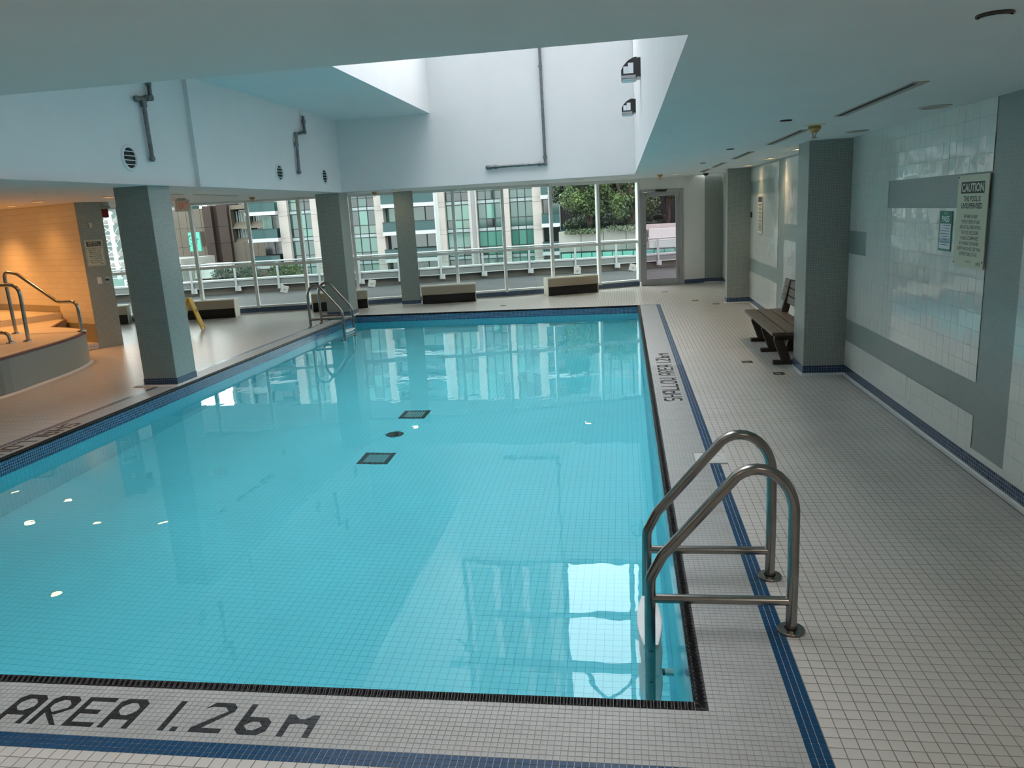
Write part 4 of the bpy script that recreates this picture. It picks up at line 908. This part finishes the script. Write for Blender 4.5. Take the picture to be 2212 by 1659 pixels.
text_on('heading', 'PASS', 'paper_white', t, (XW-.0112, 5.925, 1.622), U, V, .13, .045, .03); text_on('subheading', 'SwimSafe', 'paper_white', t, (XW-.0112, 5.925, 1.678), U, V, .06, .012)
for k, (a, c_) in enumerate(((5.845, 5.96), (5.86, 5.93), (5.85, 6.0), (5.85, 6.0), (5.87, 5.98), (5.88, 5.95), (5.85, 6.0), (5.86, 5.99))): wallpanel(t, 'print_line', 'grey_pole', a, c_, 1.598-k*.0195, 1.602-k*.0195, .011, .0114)
t = thing('rules_sign', (XW-.01, 13.55, 1.3), 'tall narrow cream rules sign on the wall between the tiled pillars', 'sign')
wallpanel(t, 'plate', 'sign_cream', 13.33, 13.76, 1.305, 1.91, .010, .015); wallpanel(t, 'heading_bar', 'sign_black', 13.36, 13.73, 1.81, 1.90, .015, .0155)
for g_ in range(7):
    for k in range(3 if g_ < 5 else 4): wallpanel(t, 'print_line', 'sign_black', 13.37+.02*(k % 2), 13.72-.03*(k % 3), 1.775-g_*.065-k*.017, 1.785-g_*.065-k*.017, .015, .0155)
t = thing('door_button', (XW-.01, 14.40, 1.58), 'tiny black button box on the wall by the far tiled pillar', 'button'); MB().bbox(XW-.03, XW-.008, 14.40, 14.46, 1.55, 1.64, .003).build('box', 'sign_black', t)

# ------------------------------------------------------------------ outdoors: terrace, parapet, neighbours
PAR = [(-26, 15.5), (-20, 18.6), (-16, 20.6), (-12.5, 22.0), (-11.2, 22.35), (-8.7, 22.75), (-6.3, 23.15), (-3.8, 24.0), (-2.2, 24.4), (.36, 24.85), (1.66, 25.5), (4.5, 26.6), (9, 28)]
ter = thing('terrace', (-5, 20, -.1), 'grey paved roof terrace outside the windows', 'terrace', kind='structure')
MB().prism([(-13, 14.05)]+FAC[1:]+[(1.33, 18.66), (2.4, 19.15), (9, 19.4)]+PAR[::-1], -.4, -.1).build('paving', 'terrace', ter)
pp = thing('parapet', (-3.8, 24.0, -.1), 'weathered concrete parapet with a pale rounded cap round the terrace', 'parapet')
for a, c in zip(PAR[:-1], PAR[1:]):
    MB().obox(a, c, .28, -6, .12, side=.14).build('wall', 'parapet_wall', pp); MB().obox(a, c, .42, .12, .30, side=.10).build('cap', 'parapet_cap', pp); MB().obox(a, c, .46, .30, .345, side=.10).build('cap_lip', 'rail_white', pp); MB().obox(a, c, .02, .11, .13, side=-.115).build('drip_edge', 'parapet_lip', pp)
rl = thing('terrace_railing', (-3.8, 23.9, .3), 'white tube railing with glass infill on the terrace parapet', 'railing')
for a, c in zip(PAR[:-1], PAR[1:]):
    A, C = Vector(a), Vector(c); d = (C-A).normalized(); nn = Vector((d.y, -d.x))*.06; A2, C2 = A+nn, C+nn
    MB().tube([(*A2, .83), (*C2, .83)], .028, 8).build('top_rail', 'rail_white', rl, True); MB().tube([(*A2, .75), (*C2, .75)], .012, 6).build('lower_rail', 'rail_white', rl)
    MB().quad((*(A+nn*.6), .36), (*(C+nn*.6), .36), (*(C+nn*.6), .73), (*(A+nn*.6), .73)).build('glass_panel', 'rail_glass', rl)
L = 0; 
for a, c in zip(PAR[2:-1], PAR[3:]):
    A, C = Vector(a), Vector(c); S = (C-A).length; d = (C-A).normalized(); nn = Vector((d.y, -d.x)); k = max(1, round(S/1.22))
    for j in range(k):
        p = A+d*(S*(j+.5)/k)+nn*.13
        MB().obox(p-d*.03, p+d*.03, .05, .0, .80).build('post', 'rail_white', rl); MB().obox(p-d*.05, p+d*.12, .10, -.02, .14, side=.05).build('bracket', 'parapet_lip', rl)
for (x, y, rz, rx, lb) in ((-10.1, 21.6, .15, .5, 'square pale terrace light leaning near the rust stain'), (-7.6, 22.3, .2, .35, 'square pale terrace light behind the far pool ladder'), (-1.45, 23.7, .1, .1, 'square pale terrace light behind the heater by the door'), (.22, 24.1, .1, .55, 'tilted square pale terrace light near the glass door')):
    t = thing('terrace_light', (x, y, -.1), lb, 'light'); b = MB(); b.bbox(-.11, .11, -.02, .02, 0, .22, .005); b.rot(Matrix.Translation((x, y, -.09)) @ Matrix.Rotation(rz, 4, 'Z') @ Matrix.Rotation(-.35, 4, 'X') @ Matrix.Rotation(rx*.5, 4, 'Y')); b.build('plate', 'concrete_light', t)
    b = MB(); b.lathe([(.03, -.025), (.02, -.035), (0, -.036)], (0, 0, .11), 'Y', 14); b.rot(Matrix.Translation((x, y, -.09)) @ Matrix.Rotation(rz, 4, 'Z') @ Matrix.Rotation(-.35, 4, 'X') @ Matrix.Rotation(rx*.5, 4, 'Y')); b.build('eye', 'grey_pole', t)
MB().box(-160, 120, 28.5, 260, -14.2, -14).build('street_ground', 'street_ground')['kind'] = 'structure'

# the apartment block across the street
pxs = [560, 617, 630, 670, 700, 760, 768, 815, 838, 855, 940, 967, 1018, 1033, 1085, 1100, 1148, 1172, 1208, 1230]; Xs = [-36.8, -33.96, -33.32, -31.35, -29.88, -26.97, -26.59, -24.33, -23.23, -22.42, -18.42, -17.16, -14.79, -14.10, -11.72, -11.03, -8.85, -7.77, -6.16, -5.1]
fx = lambda p: float(np.interp(p, pxs, Xs))
ap = thing('apartment_block', (fx(900), 75, -14), 'pale precast apartment block with teal glazed bays and glass balconies', 'building')
YB = 75.0; FH = 2.65; SZ = .50
for a, c in ((607, 627), (677, 690), (742, 757), (814, 832), (946, 965), (1016, 1033), (1088, 1103), (1153, 1172)):
    for k in range(-5, 13):
        z0 = SZ+.12+k*FH; MB().box(fx(a), fx(c), YB-.45, YB+.5, z0+.012, z0+FH-.44).build('pier_panel', 'precast', ap) if -3 <= k <= 3 else None
        if -3 <= k <= 3: MB().box(fx(a), fx(c), YB-.45, YB+.5, z0+FH-.42, z0+FH).build('pier_band', 'precast', ap)
    b = MB(); b.box(fx(a)+.01, fx(c)-.01, YB-.40, YB+.5, -14, SZ+.12-3*FH); b.box(fx(a)+.01, fx(c)-.01, YB-.45, YB+.5, SZ+.12+4*FH, 62); b.build('pier', 'precast', ap)
MB().box(fx(690), fx(742), YB-.3, YB+.4, -14, 62).build('hidden_bay', 'precast', ap)
MB().box(fx(560), fx(1172), YB+.6, YB+8, -14, 62).build('core', 'void_dark', ap)
U2 = MB(); U3 = [MB() for _ in range(6)]; U4 = MB()
for a, c in ((627, 677), (757, 814), (965, 1016), (1033, 1088), (1103, 1153)):
    x0, x1 = fx(a), fx(c)
    for k in range(-4, 23):
        z0 = SZ+.2+k*FH; z1 = z0+FH-.45; seen = -3 <= k <= 2; n = 3; w = (x1-x0)/n; zm = z0+(z1-z0)*.36; sty = random.choice([0, 1, 1, 2, 2, 4, 3, 5])
        if seen:
            win = MB(); win.box(x0, x1, YB+.05, YB+.12, z1, z1+.06); win.box(x0, x1, YB+.05, YB+.12, z0-.06, z0); win.box(x0, x1, YB+.05, YB+.12, zm-.035, zm+.035)
            for j in range(n+1): win.box(x0+j*w-.04, x0+j*w+.04, YB+.04, YB+.13, z0-.06, z1+.45)
            wo = win.build('window', 'mullion_dark', ap)
            for j in range(n):
                for za, zb_ in ((z0, zm-.035), (zm+.035, z1)):
                    q = sty if random.random() < .55 else random.randrange(6); MB().box(x0+j*w+.04, x0+(j+1)*w-.04, YB+.09, YB+.11, za, zb_).build('pane', 'pane_%d' % q, wo)
                MB().box(x0+j*w+.05, x0+(j+1)*w-.05, YB+.03, YB+.1, z1+.08, z1+.37).build('spandrel', 'spandrel', wo)
        else:
            U2.box(x0, x1, YB+.05, YB+.12, z1, z1+.06); U2.box(x0, x1, YB+.05, YB+.12, zm-.035, zm+.035)
            for j in range(n+1): U2.box(x0+j*w-.04, x0+j*w+.04, YB+.04, YB+.13, z0-.06, z1+.45)
            for j in range(n):
                for za, zb_ in ((z0, zm-.035), (zm+.035, z1)): U3[sty if random.random() < .5 else random.randrange(6)].box(x0+j*w+.04, x0+(j+1)*w-.04, YB+.09, YB+.11, za, zb_)
                U4.box(x0+j*w+.05, x0+(j+1)*w-.05, YB+.03, YB+.1, z1+.08, z1+.37)
U2.build('upper_mullions', 'mullion_dark', ap)['kind'] = 'stuff'; U4.build('upper_spandrels', 'spandrel', ap)['kind'] = 'stuff'
for i, u in enumerate(U3):
    if u.v: u.build('upper_panes', 'pane_%d' % i, ap)['kind'] = 'stuff'
for a, c, e in ((560, 607, -.9), (832, 946, 0), (1172, 1210, .4)):
    x0, x1 = fx(a), fx(c)
    for k in range(-3, 10):
        z0 = SZ-.12+k*FH
        MB().box(x0+min(e, 0), x1+max(e, 0), YB-1.1, YB+.6, z0, z0+.36).build('balcony_slab', 'slab_white', ap)
        MB().box(x0+.05+min(e, 0), x1-.05+max(e, 0), YB-1.05, YB-1.02, z0+.36, z0+1.25).build('balcony_glass', 'balcony_glass', ap); MB().box(x0+min(e, 0), x1+max(e, 0), YB-1.08, YB-1.02, z0+1.25, z0+1.31).build('balcony_rail', 'mullion_dark', ap)
        n = max(2, int((x1-x0)/1.2)); w = (x1-x0)/n
        for j in range(n):
            MB().box(x0+j*w+.06, x0+(j+1)*w-.06, YB+.55, YB+.6, z0+.42, z0+FH-.05).build('balcony_door', 'pane_%d' % random.choice([2, 2, 4, 1, 0]), ap)

# brown panelled building and the tall tower behind it
Yq = 85.0; bx = lambda p: float(np.interp(p, [300, 380, 390, 443, 461, 472, 495, 600, 640], [-56.4, -51.7, -51.15, -48.09, -47.05, -46.42, -45.11, -39.18, -36.9])); bz = lambda y: 4.6-(y-442)*.0524
br = thing('brown_building', (bx(500), Yq, -14), 'brown and tan panelled office building with deep-set windows', 'building')
MB().box(bx(300), bx(600), Yq+1.5, Yq+12, -14, 4.2).build('core', 'tan_panel', br)
for a, c, y0, mt, top in ((443, 461, -.9, 'brown_panel', 442), (461, 472, -.3, 'brown_panel_deep', 442), (472, 494, -.7, 'brown_panel', 432)):
    for k, (za, zb_) in enumerate(((bz(488)+.03, bz(top)), (bz(524)+.03, bz(488)), (-14, bz(524)))): MB().box(bx(a), bx(c), Yq+y0, Yq+2, za, zb_).build('panel', mt, br)
for a, c in ((300, 330), (330, 355), (355, 380), (380, 398), (398, 413), (413, 429), (429, 443)):
    for za, zb_ in ((bz(488)+.03, bz(446)), (bz(530)+.03, bz(488)), (-14, bz(530))): MB().box(bx(a)+.02, bx(c)-.02, Yq, Yq+2, za, zb_).build('panel', 'tan_panel', br)
MB().box(bx(423), bx(433), Yq-.02, Yq+.1, bz(528), bz(496)).build('vent_louvre', 'brown_panel', br)
MB().box(bx(495), bx(640), Yq-.2, Yq+2, bz(452), bz(443)).build('roof_band', 'tan_light', br)
for k in range(6):
    x0 = bx(497)+k*2.1; 
    MB().box(x0-.32, x0, Yq-.2, Yq+2, bz(522), bz(452)).build('fin', 'tan_light', br)
    for ya, yb in ((480, 454), (515, 494)):
        wo = MB().box(x0, x0+1.78, Yq+.75, Yq+.8, bz(ya), bz(yb)).build('window', 'pane_2', br)
        for j in range(5): MB().box(x0+.15+j*.32, x0+.33+j*.32, Yq+.70, Yq+.74, bz(ya), bz(yb)-.1).build('blind', 'curtain', wo)
        b = MB(); b.add([(x0, Yq-.2, bz(ya)-.75), (x0+1.78, Yq-.2, bz(ya)-.75), (x0+1.78, Yq+.75, bz(ya)), (x0, Yq+.75, bz(ya))], [(0, 1, 2, 3)]); b.build('sloped_sill', 'tan_light', wo)
for k in range(8):
    x0 = bx(497)-.32+k*1.6; MB().box(x0+.01, x0+1.58, Yq-.2, Yq+2, -14, bz(523)).build('panel', 'tan_panel', br)
for k in range(9):
    x0 = bx(448)+k*1.05+random.random()*.4; MB().box(x0, x0+.25+random.random()*.4, Yq+2, Yq+3, 4.2, 4.9+random.random()*.6).build('roof_plant', random.choice(['mullion_dark', 'rail_white', 'grey_pole']), br)
t = thing('grey_glass_building', (-61, 92, -14), 'grey blue glass building behind the lattice mast', 'building'); MB().box(-74, -57.5, 92, 100, -14, 7).build('body', 'pane_1', t)
for k in range(6): MB().box(-74, -57.5, 91.8, 92, -5+k*2.1, -4.4+k*2.1).build('floor_band', 'grid_grey', t)
tw = thing('grid_tower', (-56, 112, -14), 'grey concrete grid tower rising behind the brown building', 'building')
MB().box(-63, -48, 112.6, 122, -14, 46).build('core', 'pane_2', tw)
for k in range(19): MB().box(-63, -48, 112, 112.7, -10+k*3.0, -10+k*3.0+.75).build('floor_band', 'grid_grey', tw)
for k in range(6): MB().box(-63+k*2.95, -63+k*2.95+.5, 111.8, 112.7, -14, 46).build('pier', 'grid_grey', tw)
gt = thing('glass_tower', (3, 98, -14), 'tall teal glass tower standing beyond the trees', 'building')
MB().box(-9.4, 14, 98, 110, -14, 43).build('core', 'pane_0', gt)
for k in range(20): MB().box(-9.5, 14, 97.85, 98.1, -12+k*2.8, -12+k*2.8+.4).build('floor_band', 'slab_white' if k % 2 else 'spandrel', gt)
for k in range(17): MB().box(-9.4+k*1.45, -9.4+k*1.45+.14, 97.8, 98.1, -14, 43).build('mullion', 'mullion_dark' if k % 4 else 'slab_white', gt)
t = thing('street_pole', (-16.9, 70, -14), 'thick grey street pole in front of the apartment block', 'pole'); MB().tube([(-13.45, 69.5, -14), (-13.45, 69.5, 9.5)], .2, 12).build('shaft', 'grey_pole', t, True)
MB().tube([(-13.45, 69.5, 9.4), (-13.45, 69.2, 10.2), (-14.3, 69.0, 10.4)], .2, 10).build('lamp_arm', 'grey_pole', t, True)
t = thing('flag_mast', (-6.6, 30, -8), 'slim white mast rising behind the parapet beside the window column', 'mast'); MB().tube([(-6.95, 28.6, -8), (-6.95, 28.6, 9)], .085, 10).build('shaft', 'rail_white', t, True)
# white lattice mast
t = thing('lattice_mast', (-43.2, 60, -14), 'white steel lattice mast with cross bracing', 'mast'); x0, x1 = -43.75, -42.35
for xx, yy, r in ((x0, 60, .07), (x1-.35, 60, .16), (x1, 60.8, .07), (x0+.3, 61.2, .07)): MB().tube([(xx, yy, -14), (xx, yy, 16)], r, 8).build('leg', 'mast_white', t)
for k in range(26):
    z = -8+k*.9
    MB().tube([(x0, 60, z), (x1, 60, z)], .035, 6).build('strut', 'mast_white', t); MB().tube([(x0, 60, z), (x1, 60, z+.9)], .03, 6).build('brace', 'mast_white', t); MB().tube([(x1, 60, z), (x0, 60, z+.9)], .03, 6).build('brace', 'mast_white', t); MB().tube([(x0+.3, 61.2, z), (x1, 60.8, z+.9)], .03, 6).build('brace', 'mast_white', t)
t = thing('pale_low_building', (-42, 66, -14), 'pale grey glazed low building behind the lattice mast', 'building'); MB().box(-58, -40.5, 66, 72, -14, -.6).build('body', 'concrete_light', t)
for k in range(8): MB().box(-56+k*2, -54.6+k*2, 65.9, 66, -5, -1).build('window', 'pane_1', t)
t = thing('shop_board', (-19.5, 34, -6), 'teal and maroon shop board glimpsed below the lattice mast', 'sign'); MB().box(-27, -22.9, 34, 34.2, -.62, -.22).build('teal_panel', 'pane_0', t); MB().box(-27, -22.9, 34, 34.2, -1.1, -.62).build('maroon_panel', 'exit_cream', t)
t['label'] = 'teal and tan shop board glimpsed below the lattice mast'
text_on('lettering', 'FIT', 'paper_white', t, (-23.6, 33.98, -.60), (1, 0, 0), (0, 0, 1), .7, .34, .02)
t = thing('green_billboard', (-42.5, 72, -6), 'bright green construction board with dark ticks', 'board'); hb = lambda p: -43.0+(p-388)*.049
MB().box(hb(388), hb(412), 72, 72.2, bz(530)*.84-.1, bz(497)*.84+.3).build('board', 'teal_board', t)
for k in range(14):
    x, z = random.uniform(hb(389), hb(411)), random.uniform(bz(528)*.84, bz(499)*.84+.2); b = MB(); b.box(-.1, .1, 71.96, 72, -.02, .02); b.rot(Matrix.Translation((x, 0, z)) @ Matrix.Rotation(random.choice([.7, -.7]), 4, 'Y')); b.build('tick_mark', 'mullion_dark', t)
t = thing('white_awning_roof', (-38.6, 70, -7), 'white low canopy roof before the brown building', 'canopy'); MB().prism([(-42.5, 68), (-37.9, 68), (-37.5, 71), (-42.5, 71)], -2.6, -2.0).build('roof', 'pale_wall', t); MB().box(-42.2, -38.2, 68.2, 71, -2, -1.3).build('upper_roof', 'pale_wall', t); MB().box(-42, -38.4, 68.5, 70.5, -14, -2.6).build('walls', 'brown_panel', t)

# ------------------------------------------------------------------ planting
def foliage(blobs, n, s, seed):
    r = np.random.default_rng(seed); V = []; F = []
    for (cx, cy, cz, rx, ry, rz_) in blobs:
        for _ in range(n):
            d = r.normal(size=3); d /= np.linalg.norm(d); q = d*(r.random()**.33)*np.array([rx, ry, rz_])+np.array([cx, cy, cz])
            a = r.normal(size=3); a /= np.linalg.norm(a); b2 = np.cross(a, r.normal(size=3)); b2 /= np.linalg.norm(b2); k = s*(.6+.8*r.random()); i = len(V)
            V += [tuple(q-a*k), tuple(q-b2*k*.55), tuple(q+a*k), tuple(q+b2*k*.55)]; F.append((i, i+1, i+2, i+3))
    return MB().add(V, F)
def tree(x, y, zb_, zcrown, R, label, mat, seed, n=420, s=.075):
    t = thing('leafy_tree', (x, y, zb_), label, 'tree'); r = random.Random(seed)
    bl = [(x+r.uniform(-.6, .6)*R, y+r.uniform(-.5, .5)*R, zcrown+r.uniform(-.55, 1.5)*R, R*r.uniform(.35, .6), R*r.uniform(.35, .6), R*r.uniform(.3, .5)) for _ in range(16)]
    foliage(bl, n, s, seed).build('crown', mat, t)
    MB().tube(smooth_path([(x, y, zb_), (x+.1, y, zb_+.6), (x-.05, y, zcrown), (x+.1, y, zcrown+R)], 3), .10, 8).build('trunk', 'bark', t, True)
    for k in range(4):
        a = r.uniform(0, 6.3); MB().tube(smooth_path([(x, y, zb_+.25+.15*k), (x+.35*R*math.cos(a), y+.3*math.sin(a), zcrown-.35*R), (x+.6*R*math.cos(a), y+.5*math.sin(a), zcrown+.3*R)], 3), .045, 6).build('branch', 'bark', t, True)
tree(-2.35, 38.0, .85, 2.75, 1.35, 'dark leafy tree beside the apartment block behind the planter', 'leaf_dark', 3, 900, .07)
tree(-.35, 37.9, .85, 2.95, 1.45, 'tall dark tree standing at the back of the planter', 'leaf_dark', 8, 900, .07)
tree(-1.55, 35.0, .85, 2.5, 1.1, 'green tree with a rounded crown standing in the planter', 'leaf', 5, 700, .055)
tree(.35, 34.7, .85, 2.5, 1.2, 'light green tree with forked trunk nearest the glass door view', 'leaf', 11, 800, .055)
tree(1.9, 35.8, .85, 2.85, .8, 'small yellow green tree seen through the glass door', 'leaf', 17, 600, .055)
t = thing('understory_hedge', (-.6, 36.3, .85), 'dark hedge under the trees behind the planter wall', 'hedge'); foliage([(-2.5+k*.36, 36.4+.3*(k % 2), 1.12+.12*(k % 3), .34, .3, .34) for k in range(12)], 330, .055, 31).build('leaves', 'leaf_dark', t)
pl = thing('concrete_planter', (-.5, 33, -2), 'long concrete planter wall with a glass rail below the trees', 'planter')
for k in range(9): MB().box(-2.75+k*.95, -1.82+k*.95, 33, 33.25, -14, .98).build('panel', 'concrete_light', pl)
MB().box(-2.75, 5.8, 33.25, 40.2, -14, .85).build('soil', 'bark', pl); MB().box(-2.75, 1.5, 33.1, 33.13, .98, 1.22).build('glass_rail', 'rail_glass', pl)
t = thing('ivy', (-1.7, 32.8, .8), 'trailing ivy over the planter wall', 'plant'); foliage([(-2.3+k*.25, 32.82, .95, .22, .09, .12) for k in range(6)], 70, .05, 21).build('leaves', 'leaf', t)
t = thing('pale_shrub', (.2, 32.9, .8), 'pale variegated shrub on the planter wall', 'plant'); foliage([(-.55+k*.3, 32.82, 1.0, .26, .12, .14) for k in range(5)], 80, .05, 22).build('leaves', 'leaf_pale', t)
t = thing('roof_planter', (-14, 27.5, -14), 'grey planter block beyond the parapet carrying the shrubs', 'planter'); MB().box(-16, -12, 27.1, 28.1, -14, -.3).build('block', 'concrete_light', t)
t = thing('shrub_bed', (-14.6, 27.5, -.4), 'dense dark green shrub beyond the terrace parapet', 'shrub'); foliage([(-15.4+k*.24, 27.5, .05+.12*(k%2), .34, .4, .40) for k in range(7)], 420, .04, 23).build('leaves', 'leaf_dark', t)
t = thing('shrub_bed', (-12.9, 27.6, -.4), 'lighter green shrub beyond the parapet before the balconies', 'shrub'); foliage([(-13.1+k*.16, 27.6, .12, .3, .4, .40) for k in range(7)], 420, .04, 24).build('leaves', 'leaf', t)
fn = thing('site_fence', (1, 39.8, .85), 'black mesh site fence behind the trees', 'fence')
for k in range(7): MB().box(-3.2+k*1.5, -1.76+k*1.5, 39.8, 39.85, .85, 3.2).build('panel', 'black_fence', fn); MB().tube([(-3.2+k*1.5, 39.7, .85), (-3.2+k*1.5, 39.7, 3.4)], .03, 6).build('post', 'grey_pole', fn)
t = thing('dark_low_building', (2.5, 44, 0), 'dark low building with a pale roof edge behind the site fence', 'building'); MB().box(-3.2, 8, 44, 50, -14, 3.6).build('walls', 'mullion_dark', t); MB().box(-3.2, 8, 43.5, 50, 3.6, 3.95).build('roof_edge', 'pale_wall', t)
for k in range(5): MB().box(-1+k*1.6, .1+k*1.6, 43.96, 44, 2.6, 3.4).build('window', 'pane_4', t)
pd = thing('glazed_podium', (0, 30, -14), 'low teal glazed canopy roof beyond the railing', 'building')
MB().box(-2.5, 6, 30, 32.6, -14, -.35).build('walls', 'pale_wall', pd); MB().box(1.0, 6, 31.5, 31.8, -.3, .95).build('ramp_wall', 'pale_wall', pd); MB().box(.7, 6, 31.9, 32.2, .9, 1.12).build('ramp_band', 'pink_wall', pd)
for k in range(21):
    for j in range(2):
        MB().box(-2.45+k*.4, -2.08+k*.4, 30.4, 30.45, -.22+j*.22, -.03+j*.22).build('pane', 'teal_glass', pd)
MB().box(-2.5, 6, 30.46, 30.5, -.35, .25).build('frame', 'mullion_dark', pd)
